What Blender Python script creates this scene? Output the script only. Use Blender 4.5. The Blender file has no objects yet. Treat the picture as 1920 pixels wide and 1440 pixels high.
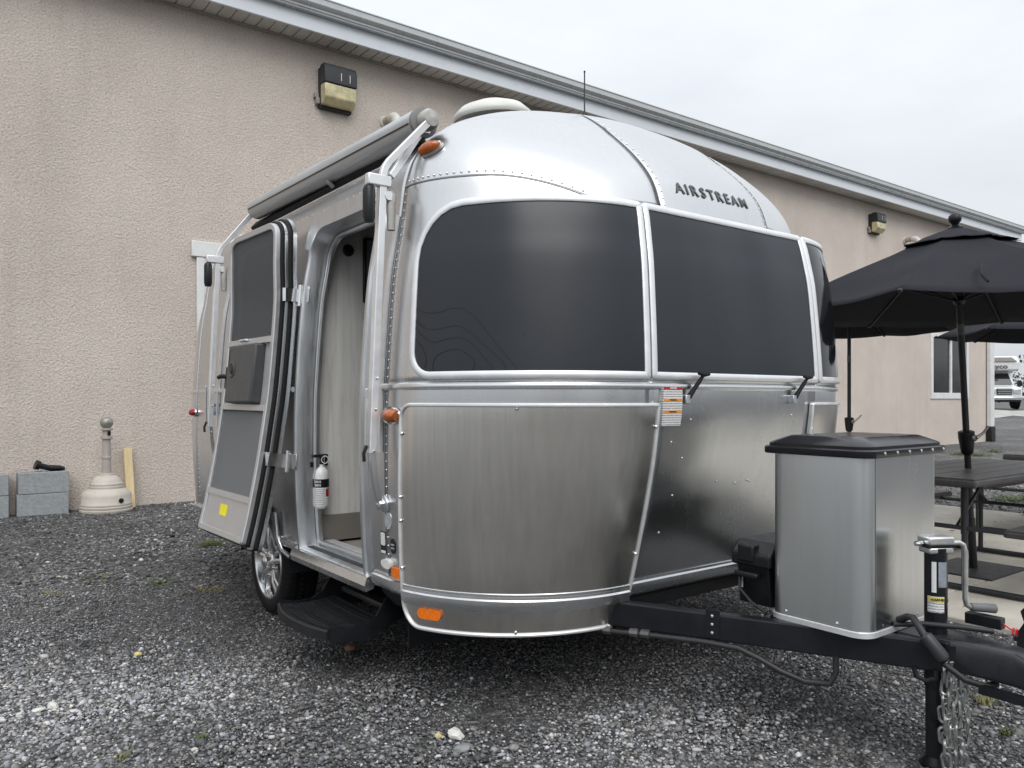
import bpy, bmesh, math, random
import numpy as np
from mathutils import Vector, Matrix, noise as mnoise

random.seed(7)
rng = np.random.default_rng(7)
SC = bpy.context.scene
COL = SC.collection
R = math.radians

# ------------------------------------------------------------------ camera
F, CX, HY, CH = 1465.0, 960.0, 748.0, 1.2
YAW = R(-36.85)
FW = Vector((-math.sin(YAW), math.cos(YAW), 0))
RT = Vector((math.cos(YAW), math.sin(YAW), 0))
cam_d = bpy.data.cameras.new('camera')
cam = bpy.data.objects.new('camera', cam_d)
COL.objects.link(cam)
cam.location = (0, 0, CH)
cam.rotation_euler = (R(90), 0, YAW)
cam_d.sensor_width = 36
cam_d.lens = F / 1920 * 36
cam_d.shift_y = (HY - 720) / 1920
cam_d.clip_start = 0.05
cam_d.clip_end = 3000
SC.camera = cam

# ------------------------------------------------------------------ sky, sun, exposure
SUN_EL, SUN_ROT = R(48), R(205)
world = bpy.data.worlds.new('World')
SC.world = world
world.use_nodes = True
nt = world.node_tree
nt.nodes.clear()
wo = nt.nodes.new('ShaderNodeOutputWorld')
bg = nt.nodes.new('ShaderNodeBackground')
sky = nt.nodes.new('ShaderNodeTexSky')
sky.sky_type = 'NISHITA'
sky.sun_disc = False
sky.sun_elevation = SUN_EL
sky.sun_rotation = SUN_ROT
sky.air_density = 1.0
sky.dust_density = 4.0
sky.ozone_density = 1.0
hsv = nt.nodes.new('ShaderNodeHueSaturation')
hsv.inputs['Saturation'].default_value = 0.28
nt.links.new(sky.outputs[0], hsv.inputs['Color'])
# overcast cloud layer mixed over the clear sky
tc = nt.nodes.new('ShaderNodeTexCoord')
mp = nt.nodes.new('ShaderNodeMapping')
mp.inputs['Scale'].default_value = (1.6, 1.6, 4.5)
nt.links.new(tc.outputs['Generated'], mp.inputs['Vector'])
cn = nt.nodes.new('ShaderNodeTexNoise')
cn.inputs['Scale'].default_value = 1.5
cn.inputs['Detail'].default_value = 5
cn.inputs['Roughness'].default_value = 0.58
nt.links.new(mp.outputs[0], cn.inputs['Vector'])
cr = nt.nodes.new('ShaderNodeValToRGB')
cr.color_ramp.elements[0].position = 0.3
cr.color_ramp.elements[0].color = (6.1, 6.45, 6.9, 1)
cr.color_ramp.elements[1].position = 0.7
cr.color_ramp.elements[1].color = (7.2, 7.45, 7.75, 1)
nt.links.new(cn.outputs[0], cr.inputs[0])
sep = nt.nodes.new('ShaderNodeSeparateXYZ')
nt.links.new(tc.outputs['Generated'], sep.inputs[0])
grd = nt.nodes.new('ShaderNodeMapRange')
grd.inputs['From Min'].default_value = 0.0
grd.inputs['From Max'].default_value = 1.0
grd.inputs['To Min'].default_value = 0.98
grd.inputs['To Max'].default_value = 1.9
nt.links.new(sep.outputs['Z'], grd.inputs['Value'])
mul = nt.nodes.new('ShaderNodeMix')
mul.data_type = 'RGBA'
mul.blend_type = 'MULTIPLY'
mul.inputs['Factor'].default_value = 1.0
nt.links.new(cr.outputs[0], mul.inputs['A'])
nt.links.new(grd.outputs[0], mul.inputs['B'])
mix = nt.nodes.new('ShaderNodeMix')
mix.data_type = 'RGBA'
mix.inputs['Factor'].default_value = 0.88
nt.links.new(hsv.outputs[0], mix.inputs['A'])
nt.links.new(mul.outputs['Result'], mix.inputs['B'])
nt.links.new(mix.outputs['Result'], bg.inputs['Color'])
bg.inputs['Strength'].default_value = 0.1
nt.links.new(bg.outputs[0], wo.inputs[0])

sun_d = bpy.data.lights.new('sun', 'SUN')
sun_d.energy = 1.5
sun_d.angle = R(45)
sun_d.color = (1.0, 0.97, 0.93)
sun = bpy.data.objects.new('sun', sun_d)
COL.objects.link(sun)
sd = Vector((math.sin(SUN_ROT) * math.cos(SUN_EL), math.cos(SUN_ROT) * math.cos(SUN_EL), math.sin(SUN_EL)))
sun.rotation_euler = sd.to_track_quat('Z', 'Y').to_euler()
sun.location = (0, -10, 20)

SC.view_settings.view_transform = 'Standard'
SC.view_settings.look = 'None'
SC.view_settings.exposure = 0.16
SC.view_settings.gamma = 1.0
SC.view_settings.use_curve_mapping = False
SC.cycles.use_denoising = True
SC.cycles.max_bounces = 8
SC.cycles.caustics_reflective = False
SC.cycles.caustics_refractive = False


# ------------------------------------------------------------------ pixel -> place
def ray(px, py):
    lat = (px - CX) / F
    return FW + RT * lat + Vector((0, 0, (HY - py) / F))


def at(px, py, X=None, Y=None, Z=None, D=None):
    d = ray(px, py)
    if X is not None: t = X / d.x
    elif Y is not None: t = Y / d.y
    elif Z is not None: t = (Z - CH) / d.z
    else: t = D
    return Vector((d.x * t, d.y * t, CH + d.z * t))


# ------------------------------------------------------------------ materials
MATS = {}


class NT:
    def __init__(s, name):
        s.m = bpy.data.materials.new(name)
        s.m.use_nodes = True
        s.t = s.m.node_tree
        s.b = s.t.nodes['Principled BSDF']
        s.out = s.t.nodes['Material Output']

    def n(s, typ, **kw):
        x = s.t.nodes.new(typ)
        for k, v in kw.items():
            if k in x.inputs: x.inputs[k].default_value = v
            else: setattr(x, k, v)
        return x

    def l(s, a, b):
        s.t.links.new(a, b)

    def coord(s, scale=(1, 1, 1), kind='Object', rot=(0, 0, 0)):
        c = s.n('ShaderNodeTexCoord')
        m = s.n('ShaderNodeMapping')
        m.inputs['Scale'].default_value = scale
        m.inputs['Rotation'].default_value = rot
        s.l(c.outputs[kind], m.inputs['Vector'])
        return m.outputs[0]

    def ramp(s, fac, stops):
        r = s.n('ShaderNodeValToRGB')
        e = r.color_ramp.elements
        while len(e) < len(stops): e.new(0.5)
        for i, (p, c) in enumerate(stops):
            e[i].position = p
            e[i].color = (c[0], c[1], c[2], 1) if isinstance(c, (tuple, list)) else (c, c, c, 1)
        s.l(fac, r.inputs[0])
        return r.outputs[0]

    def bump(s, h, strength=0.3, dist=0.01, prev=None):
        b = s.n('ShaderNodeBump', Strength=strength, Distance=dist)
        s.l(h, b.inputs['Height'])
        if prev is not None: s.l(prev, b.inputs['Normal'])
        s.l(b.outputs[0], s.b.inputs['Normal'])
        return b.outputs[0]


def mat(name, col, rough=0.5, metal=0.0, var=0.12, vscale=6.0, bump=0.0, bscale=60.0, rvar=0.08, stretch=(1, 1, 1), spec=None, coat=0.0):
    if name in MATS: return MATS[name]
    q = NT(name)
    v = q.coord(stretch)
    nz = q.n('ShaderNodeTexNoise', Scale=vscale, Detail=6.0, Roughness=0.6)
    q.l(v, nz.inputs['Vector'])
    lo = tuple(max(0, c * (1 - var)) for c in col)
    hi = tuple(min(1, c * (1 + var)) for c in col)
    q.l(q.ramp(nz.outputs[0], [(0.3, lo), (0.7, hi)]), q.b.inputs['Base Color'])
    q.l(q.ramp(nz.outputs[0], [(0.3, max(0.02, rough - rvar)), (0.7, min(1, rough + rvar))]), q.b.inputs['Roughness'])
    q.b.inputs['Metallic'].default_value = metal
    if spec is not None: q.b.inputs['Specular IOR Level'].default_value = spec
    if coat: q.b.inputs['Coat Weight'].default_value = coat
    if bump:
        n2 = q.n('ShaderNodeTexNoise', Scale=bscale, Detail=4.0)
        q.l(v, n2.inputs['Vector'])
        q.bump(n2.outputs[0], bump, 0.005)
    MATS[name] = q.m
    return q.m


def brushed(name, col, rough, var, stretch, streak=60.0, rvar=0.1, aniso=0.0, dent=0.0, bmp=0.04, det=5.0, wst=0.55):
    q = NT(name)
    v = q.coord(stretch)
    nz = q.n('ShaderNodeTexNoise', Scale=streak, Detail=det, Roughness=0.65)
    q.l(v, nz.inputs['Vector'])
    v2 = q.coord((1, 1, 1))
    n2 = q.n('ShaderNodeTexNoise', Scale=2.2, Detail=7.0, Roughness=0.62)
    q.l(v2, n2.inputs['Vector'])
    add = q.n('ShaderNodeMath', operation='MULTIPLY_ADD')
    q.l(nz.outputs[0], add.inputs[0])
    add.inputs[1].default_value = wst
    mm = q.n('ShaderNodeMath', operation='MULTIPLY')
    q.l(n2.outputs[0], mm.inputs[0])
    mm.inputs[1].default_value = 1 - wst
    q.l(mm.outputs[0], add.inputs[2])
    lo = tuple(c * (1 - var) for c in col)
    hi = tuple(min(1, c * (1 + var)) for c in col)
    q.l(q.ramp(add.outputs[0], [(0.2, lo), (0.8, hi)]), q.b.inputs['Base Color'])
    q.l(q.ramp(add.outputs[0], [(0.2, rough + rvar), (0.8, max(0.03, rough - rvar))]), q.b.inputs['Roughness'])
    q.b.inputs['Metallic'].default_value = 1.0
    pv = q.bump(nz.outputs[0], bmp, 0.003) if bmp else None
    if dent:
        n3 = q.n('ShaderNodeTexNoise', Scale=3.0, Detail=1.0)
        q.l(v2, n3.inputs['Vector'])
        q.bump(n3.outputs[0], dent, 0.05, pv)
    MATS[name] = q.m
    return q.m


ALU = brushed('aluminium_skin', (0.66, 0.665, 0.67), 0.29, 0.06, (5, 5, 0.5), 8.0, 0.05, dent=0.10, bmp=0.0)
STEEL = brushed('stainless_guard', (0.74, 0.715, 0.675), 0.25, 0.13, (8, 8, 0.012), 5.0, 0.02, dent=0.05, bmp=0.0, det=2.0, wst=0.9)  # vertical streaks in the colour stand in for blurred reflections
GALV = brushed('galvanised_cover', (0.72, 0.745, 0.745), 0.30, 0.06, (8, 8, 0.04), 6.0, 0.05, dent=0.08, bmp=0.0, det=4.0, wst=0.8)
POL = brushed('polished_sheet', (0.62, 0.63, 0.64), 0.26, 0.04, (6, 6, .15), 6.0, 0.04, dent=0.10, bmp=0.0, det=2.0)
TRIM = mat('trim_aluminium', (0.76, 0.77, 0.78), 0.27, 1.0, 0.03, 5, rvar=.03)
TRIMW = mat('bright_trim', (0.80, 0.81, 0.82), 0.38, 0.55, 0.05, 20)
CHROME = mat('chrome', (0.75, 0.75, 0.75), 0.10, 1.0, 0.04, 20)
SATIN = mat('satin_jamb', (0.62, 0.64, 0.66), 0.36, 1.0, 0.08, 10, stretch=(4, 4, .5))
TRIMG = mat('door_frame_grey', (0.60, 0.61, 0.62), 0.36, 0.75, 0.05, 12)
BLACKP = mat('black_plastic', (0.010, 0.011, 0.013), 0.38, 0, 0.2, 20, 0.05, 200, spec=0.35)
BLACKS = mat('black_steel', (0.010, 0.011, 0.014), 0.34, 0, 0.3, 9, 0.06, 90, spec=0.35)
RUBBER = mat('rubber', (0.009, 0.009, 0.010), 0.62, 0, 0.25, 30, 0.15, 120, spec=0.25)
SEAM = mat('seam_shadow_gap', (0.26, 0.26, 0.26), 0.5, 0.8, 0.2, 30)
WHITE = mat('white_paint', (0.75, 0.76, 0.76), 0.42, 0, 0.05, 8)
WVINYL = mat('white_vinyl', (0.70, 0.71, 0.71), 0.5, 0, 0.08, 5)
PVC = mat('pvc_white', (0.62, 0.60, 0.56), 0.45, 0, 0.12, 14)
AMBER = mat('amber_lens', (0.38, 0.085, 0.008), 0.14, 0, 0.35, 40, 0.3, 90, coat=0.6)
ORANGE = mat('orange_reflector', (0.95, 0.20, 0.012), 0.25, 0, 0.12, 60, 0.4, 150)
REDL = mat('red_lens', (0.32, 0.008, 0.012), 0.16, 0, 0.2, 40, 0.2, 120)


def tinted(name, col, rough, drops=True):
    q = NT(name)
    v = q.coord((1, 1, 1))
    n1 = q.n('ShaderNodeTexNoise', Scale=1.7, Detail=4.0, Roughness=0.6)
    q.l(v, n1.inputs['Vector'])
    c0 = q.ramp(n1.outputs[0], [(0.3, tuple(c * 0.8 for c in col)), (0.7, tuple(c * 1.25 for c in col))])
    vo = q.n('ShaderNodeTexVoronoi', Scale=95.0, Randomness=1.0)
    q.l(v, vo.inputs['Vector'])
    big = q.n('ShaderNodeTexNoise', Scale=4.0, Detail=2.0)
    q.l(v, big.inputs['Vector'])
    thr = q.n('ShaderNodeMapRange')
    thr.inputs['From Min'].default_value = 0.42
    thr.inputs['From Max'].default_value = 0.72
    thr.inputs['To Min'].default_value = 0.0
    thr.inputs['To Max'].default_value = 0.17
    q.l(big.outputs[0], thr.inputs['Value'])
    lt = q.n('ShaderNodeMath', operation='LESS_THAN')
    q.l(vo.outputs['Distance'], lt.inputs[0])
    q.l(thr.outputs[0], lt.inputs[1])
    mx = q.n('ShaderNodeMix', data_type='RGBA')
    q.l(lt.outputs[0], mx.inputs['Factor'])
    q.l(c0, mx.inputs['A'])
    mx.inputs['B'].default_value = (col[0] * .35, col[1] * .35, col[2] * .4, 1)
    q.l(mx.outputs['Result'], q.b.inputs['Base Color'])
    q.l(q.ramp(n1.outputs[0], [(0.3, rough - .06), (0.7, rough + .08)]), q.b.inputs['Roughness'])
    q.l(q.ramp(lt.outputs[0], [(0.0, 0.5), (1.0, 0.06)]), q.b.inputs['Specular IOR Level'])
    n3 = q.n('ShaderNodeTexNoise', Scale=1.9, Detail=1.0)
    vb = q.coord((1, 1, .35))
    q.l(vb, n3.inputs['Vector'])
    q.bump(n3.outputs[0], 0.5, 0.10)
    MATS[name] = q.m
    return q.m


TINT = tinted('tinted_acrylic', (0.011, 0.014, 0.020), 0.33)
TINT2 = mat('dark_glass', (0.008, 0.009, 0.011), 0.06, 0, 0.2, 4)


def stucco():
    q = NT('stucco')
    v = q.coord((1, 1, 1))
    big = q.n('ShaderNodeTexNoise', Scale=0.7, Detail=5.0, Roughness=0.6)
    q.l(v, big.inputs['Vector'])
    fine = q.n('ShaderNodeTexNoise', Scale=52.0, Detail=6.0, Roughness=0.75)
    q.l(v, fine.inputs['Vector'])
    vo = q.n('ShaderNodeTexVoronoi', Scale=44.0, feature='SMOOTH_F1')
    vo.inputs['Smoothness'].default_value = 0.5
    q.l(v, vo.inputs['Vector'])
    c1 = q.ramp(big.outputs[0], [(0.3, (0.61, 0.54, 0.48)), (0.7, (0.735, 0.655, 0.59))])
    c2 = q.ramp(fine.outputs[0], [(0.36, 0.70), (0.52, 1.0), (0.70, 1.14)])
    mx = q.n('ShaderNodeMix', data_type='RGBA', blend_type='MULTIPLY')
    mx.inputs['Factor'].default_value = 1.0
    q.l(c1, mx.inputs['A'])
    q.l(c2, mx.inputs['B'])
    vs_ = q.coord((2.2, 2.2, 0.16))
    ws_ = q.n('ShaderNodeTexNoise', Scale=1.6, Detail=6.0, Roughness=0.65)
    q.l(vs_, ws_.inputs['Vector'])
    m2 = q.n('ShaderNodeMix', data_type='RGBA', blend_type='MULTIPLY')
    m2.inputs['Factor'].default_value = 1.0
    q.l(mx.outputs['Result'], m2.inputs['A'])
    q.l(q.ramp(ws_.outputs[0], [(0.28, (.93, .925, .92)), (0.46, (1, 1, 1)), (0.75, (1.02, 1.015, 1.01))]), m2.inputs['B'])
    q.l(m2.outputs['Result'], q.b.inputs['Base Color'])
    q.b.inputs['Roughness'].default_value = 0.92
    q.b.inputs['Specular IOR Level'].default_value = 0.2
    p = q.bump(fine.outputs[0], 0.85, 0.022)
    q.bump(vo.outputs['Distance'], 0.4, 0.012, p)
    MATS['stucco'] = q.m
    return q.m


STUCCO = stucco()


def gravel_ground():
    q = NT('gravel_ground')
    v = q.coord((1, 1, 1))
    vo = q.n('ShaderNodeTexVoronoi', Scale=62.0)
    q.l(v, vo.inputs['Vector'])
    vo2 = q.n('ShaderNodeTexVoronoi', Scale=24.0)
    q.l(v, vo2.inputs['Vector'])
    sepc = q.n('ShaderNodeSeparateColor')
    q.l(vo.outputs['Color'], sepc.inputs[0])
    big = q.n('ShaderNodeTexNoise', Scale=0.5, Detail=6.0, Roughness=0.65)
    q.l(v, big.inputs['Vector'])
    tone = q.ramp(sepc.outputs[0], [(0.0, 0.022), (0.5, 0.07), (0.82, 0.13), (0.93, 0.24), (1.0, 0.5)])
    mid = q.n('ShaderNodeTexNoise', Scale=5.0, Detail=8.0, Roughness=0.8)
    q.l(v, mid.inputs['Vector'])
    mad = q.n('ShaderNodeMath', operation='ADD')
    q.l(big.outputs[0], mad.inputs[0])
    q.l(mid.outputs[0], mad.inputs[1])
    hv = q.n('ShaderNodeMath', operation='MULTIPLY')
    q.l(mad.outputs[0], hv.inputs[0])
    hv.inputs[1].default_value = 0.5
    bt = q.ramp(hv.outputs[0], [(0.36, 0.4), (0.5, 0.9), (0.64, 1.7)])
    mx = q.n('ShaderNodeMix', data_type='RGBA', blend_type='MULTIPLY')
    mx.inputs['Factor'].default_value = 1.0
    q.l(tone, mx.inputs['A'])
    q.l(bt, mx.inputs['B'])
    q.l(mx.outputs['Result'], q.b.inputs['Base Color'])
    q.b.inputs['Roughness'].default_value = 0.8
    p = q.bump(vo.outputs['Distance'], -0.9, 0.02)
    p = q.bump(vo2.outputs['Distance'], -0.5, 0.03, p)
    n4 = q.n('ShaderNodeTexNoise', Scale=2.5, Detail=5.0)
    q.l(v, n4.inputs['Vector'])
    q.bump(n4.outputs[0], 0.5, 0.05, p)
    return q.m


GROUND = gravel_ground()


def stone_mat():
    q = NT('crushed_stone')
    a = q.n('ShaderNodeAttribute', attribute_name='tone')
    v = q.coord((1, 1, 1))
    nz = q.n('ShaderNodeTexNoise', Scale=120.0, Detail=3.0)
    q.l(v, nz.inputs['Vector'])
    m = q.n('ShaderNodeMix', data_type='RGBA', blend_type='MULTIPLY')
    m.inputs['Factor'].default_value = 1.0
    q.l(a.outputs['Color'], m.inputs['A'])
    q.l(q.ramp(nz.outputs[0], [(0.3, 0.75), (0.7, 1.2)]), m.inputs['B'])
    q.l(m.outputs['Result'], q.b.inputs['Base Color'])
    q.b.inputs['Roughness'].default_value = 0.62
    q.b.inputs['Specular IOR Level'].default_value = 0.4
    return q.m


STONE = stone_mat()
CONC = mat('concrete', (0.52, 0.49, 0.43), 0.85, 0, 0.16, 3.5, 0.35, 120)
BLOCK = mat('block_concrete', (0.30, 0.32, 0.33), 0.9, 0, 0.18, 40, 0.6, 160)


# ------------------------------------------------------------------ mesh helpers
OFF = {}


class MB:
    def __init__(s):
        s.v = []
        s.f = []

    def add(s, vs, fs):
        k = len(s.v)
        s.v += [tuple(x) for x in vs]
        s.f += [tuple(i + k for i in f) for f in fs]
        return s

    def box(s, c, size, rot=None):
        hx, hy, hz = size[0] / 2, size[1] / 2, size[2] / 2
        vs = [Vector((x * hx, y * hy, z * hz)) for x in (-1, 1) for y in (-1, 1) for z in (-1, 1)]
        if rot is not None: vs = [rot @ v for v in vs]
        c = Vector(c)
        return s.add([v + c for v in vs], [(0, 1, 3, 2), (4, 6, 7, 5), (0, 4, 5, 1), (2, 3, 7, 6), (0, 2, 6, 4), (1, 5, 7, 3)])

    def box2(s, a, b):
        a, b = Vector(a), Vector(b)
        return s.box((a + b) / 2, (abs(b.x - a.x), abs(b.y - a.y), abs(b.z - a.z)))

    def tube(s, pts, r, n=10, closed=False, caps=True):
        pts = [Vector(p) for p in pts]
        m = len(pts)
        rs = r if isinstance(r, (list, tuple)) else [r] * m
        up = None
        rings = []
        for i, p in enumerate(pts):
            a = pts[(i - 1) % m] if (closed or i > 0) else p
            b = pts[(i + 1) % m] if (closed or i < m - 1) else p
            t = (b - a)
            t = t.normalized() if t.length > 1e-9 else Vector((0, 0, 1))
            if up is None:
                up = Vector((0, 0, 1)) if abs(t.z) < 0.9 else Vector((1, 0, 0))
            up = (up - t * up.dot(t))
            up = up.normalized() if up.length > 1e-6 else t.orthogonal().normalized()
            sd_ = t.cross(up)
            rings.append([p + (up * math.cos(2 * math.pi * k / n) + sd_ * math.sin(2 * math.pi * k / n)) * rs[i] for k in range(n)])
        vs = [v for rg in rings for v in rg]
        fs = []
        for i in range(m if closed else m - 1):
            j = (i + 1) % m
            for k in range(n):
                fs.append((i * n + k, i * n + (k + 1) % n, j * n + (k + 1) % n, j * n + k))
        if caps and not closed:
            fs.append(tuple(range(n))[::-1])
            fs.append(tuple((m - 1) * n + k for k in range(n)))
        return s.add(vs, fs)

    def sweep(s, pts, ups, prof, closed=False):
        """prof: polygon of (b, n) with b along T x N and n along N"""
        pts = [Vector(p) for p in pts]
        m, n = len(pts), len(prof)
        vs, fs = [], []
        for i, p in enumerate(pts):
            a = pts[(i - 1) % m] if (closed or i > 0) else p
            b = pts[(i + 1) % m] if (closed or i < m - 1) else p
            t = (b - a).normalized()
            N = Vector(ups[i] if isinstance(ups, list) else ups)
            N = (N - t * N.dot(t)).normalized()
            B = t.cross(N)
            vs += [p + B * q[0] + N * q[1] for q in prof]
        for i in range(m if closed else m - 1):
            j = (i + 1) % m
            for k in range(n):
                fs.append((i * n + k, j * n + k, j * n + (k + 1) % n, i * n + (k + 1) % n))
        if not closed:
            fs.append(tuple(range(n)))
            fs.append(tuple((m - 1) * n + k for k in range(n))[::-1])
        return s.add(vs, fs)

    def lathe(s, prof, c=(0, 0, 0), axis=Vector((0, 0, 1)), n=28):
        axis = Vector(axis).normalized()
        u = axis.orthogonal().normalized()
        w = axis.cross(u)
        c = Vector(c)
        vs = []
        for (r, h) in prof:
            for k in range(n):
                a = 2 * math.pi * k / n
                vs.append(c + axis * h + (u * math.cos(a) + w * math.sin(a)) * max(r, 1e-5))
        fs = []
        for i in range(len(prof) - 1):
            for k in range(n):
                fs.append((i * n + k, i * n + (k + 1) % n, (i + 1) * n + (k + 1) % n, (i + 1) * n + k))
        if prof[0][0] > 1e-4: fs.append(tuple(range(n))[::-1])
        if prof[-1][0] > 1e-4: fs.append(tuple((len(prof) - 1) * n + k for k in range(n)))
        return s.add(vs, fs)

    def prism(s, poly, o, ux, uy, depth):
        """polygon (a, b) in plane o + a*ux + b*uy extruded by vector depth"""
        o, ux, uy, d = Vector(o), Vector(ux), Vector(uy), Vector(depth)
        n = len(poly)
        vs = [o + ux * a + uy * b for a, b in poly] + [o + ux * a + uy * b + d for a, b in poly]
        fs = [tuple(range(n))[::-1], tuple(range(n, 2 * n))]
        fs += [(i, (i + 1) % n, n + (i + 1) % n, n + i) for i in range(n)]
        return s.add(vs, fs)

    def grid(s, rows, flip=False):
        m, n = len(rows), len(rows[0])
        vs = [p for r in rows for p in r]
        fs = []
        for i in range(m - 1):
            for j in range(n - 1):
                q = (i * n + j, i * n + j + 1, (i + 1) * n + j + 1, (i + 1) * n + j)
                fs.append(q[::-1] if flip else q)
        return s.add(vs, fs)

    def build(s, name, material, parent=None, smooth=True, bevel=0.0, seg=2, angle=40, solid=0.0, loc=None, recalc=True):
        off = OFF.get(parent.name, Vector((0, 0, 0))) if parent else Vector(loc or (0, 0, 0))
        me = bpy.data.meshes.new(name)
        me.from_pydata([(v[0] - off.x, v[1] - off.y, v[2] - off.z) for v in s.v], [], s.f)
        if recalc:
            bm = bmesh.new()
            bm.from_mesh(me)
            bmesh.ops.recalc_face_normals(bm, faces=bm.faces)
            bm.to_mesh(me)
            bm.free()
        me.materials.append(material)
        o = bpy.data.objects.new(name, me)
        COL.objects.link(o)
        if parent:
            o.parent = parent
            OFF[o.name] = off
        else:
            o.location = off
            OFF[o.name] = off
        if smooth:
            me.shade_smooth()
            try:
                me.set_sharp_from_angle(angle=R(angle))
            except Exception:
                pass
        if bevel:
            b = o.modifiers.new('bevel', 'BEVEL')
            b.width = bevel
            b.segments = seg
            b.limit_method = 'ANGLE'
            b.angle_limit = R(35)
            b.harden_normals = False
        if solid:
            b = o.modifiers.new('solid', 'SOLIDIFY')
            b.thickness = solid
            b.offset = 0
        return o


def empty(name, loc, label, cat, group=None):
    o = bpy.data.objects.new(name, None)
    COL.objects.link(o)
    o.location = loc
    o.empty_display_size = 0.2
    OFF[o.name] = Vector(loc)
    tag(o, label, cat, group)
    return o


def tag(o, label=None, cat=None, group=None, kind=None):
    if label: o['label'] = label
    if cat: o['category'] = cat
    if group: o['group'] = group
    if kind: o['kind'] = kind
    return o


def struct(o):
    o['kind'] = 'structure'
    return o


def copy_tree(o, parent=None):
    c = o.copy()
    COL.objects.link(c)
    c.parent = parent
    for ch in list(o.children): copy_tree(ch, c)
    return c


def text_mesh(body, size, extrude, offset=0.0, spacing=1.0):
    cu = bpy.data.curves.new('lettering', 'FONT')
    cu.body = body
    cu.size = size
    cu.extrude = extrude
    cu.offset = offset
    cu.space_character = spacing
    cu.align_x = 'CENTER'
    cu.align_y = 'CENTER'
    cu.resolution_u = 4
    o = bpy.data.objects.new('lettering', cu)
    COL.objects.link(o)
    bpy.context.view_layer.update()
    dg = bpy.context.evaluated_depsgraph_get()
    me = bpy.data.meshes.new_from_object(o.evaluated_get(dg))
    bpy.data.objects.remove(o)
    bpy.data.curves.remove(cu)
    return me


def place_text(name, body, size, pos, xdir, ydir, material, parent, extrude=0.0008, offset=0.0, sx=1.0):
    me = text_mesh(body, size, extrude, offset)
    me.materials.append(material)
    o = bpy.data.objects.new(name, me)
    COL.objects.link(o)
    x, y = Vector(xdir).normalized(), Vector(ydir).normalized()
    z = x.cross(y).normalized()
    y = z.cross(x)
    M = Matrix.Identity(4)
    for i in range(3):
        M[i][0], M[i][1], M[i][2] = x[i] * sx, y[i], z[i]
    off = OFF.get(parent.name, Vector((0, 0, 0))) if parent else Vector((0, 0, 0))
    M.translation = Vector(pos) - off
    o.parent = parent
    o.matrix_local = M
    OFF[o.name] = off
    return o


# ================================================================== GROUND
def terr(x, y):
    d = x * FW.x + y * FW.y
    t = min(1, max(0, (d - 24) / 24))
    z = 0.62 * t * t * (3 - 2 * t)
    return z


xs = [-400, -200, -100, -50, -25, -12, -6, -3] + [i * 1.0 for i in range(0, 13)] + [15, 18, 22, 26, 30, 34, 38, 42, 46, 50, 56, 64, 80, 110, 180, 400, 800]
ys = [-400, -200, -100, -50, -25, -12, -6, -3] + [i * 1.0 for i in range(0, 12)] + [13, 16, 20, 25, 30, 36, 44, 56, 80, 130, 260, 600]
rows = [[(x, y, terr(x, y)) for x in xs] for y in ys]
g = MB().grid(rows).build('ground', GROUND)
struct(g)
# pale crushed-stone road across the back of the lot
ROADM = mat('pale_gravel', (0.40, 0.39, 0.36), 0.9, 0, 0.25, 1.5, 0.5, 40)
rr = []
for k in range(21):
    t = k / 20
    c = at(1700 + 420 * t, 780, D=40)
    line = []
    for w in (-1, 1):
        dd = 40 + (3.4 + 1.2 * math.sin(k * 1.7)) * w
        p = at(1640 + 520 * t, 748, D=dd)
        line.append((p.x, p.y, terr(p.x, p.y) + 0.02))
    rr.append(line)
struct(MB().grid(rr).build('gravel_road', ROADM))

# concrete slab under the picnic tables
SX0, SX1, SY0, SY1 = 4.42, 9.0, -1.2, 5.6
m = MB()
ncell = [(4.42, 6.7), (6.708, 9.0)]
for (a, b) in ncell:
    for (c, d) in [(-1.2, 2.2), (2.208, 5.6)]:
        m.box2((a, c, -0.05), (b, d, 0.025))
slab = struct(m.build('patio_slab', CONC, bevel=0.006))

# ------------------------------------------------------------------ gravel stones
ico = bmesh.new()
bmesh.ops.create_icosphere(ico, subdivisions=1, radius=1.0)
IV = np.array([v.co[:] for v in ico.verts])
IF = np.array([[v.index for v in f.verts] for f in ico.faces])
ico.free()


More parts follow.
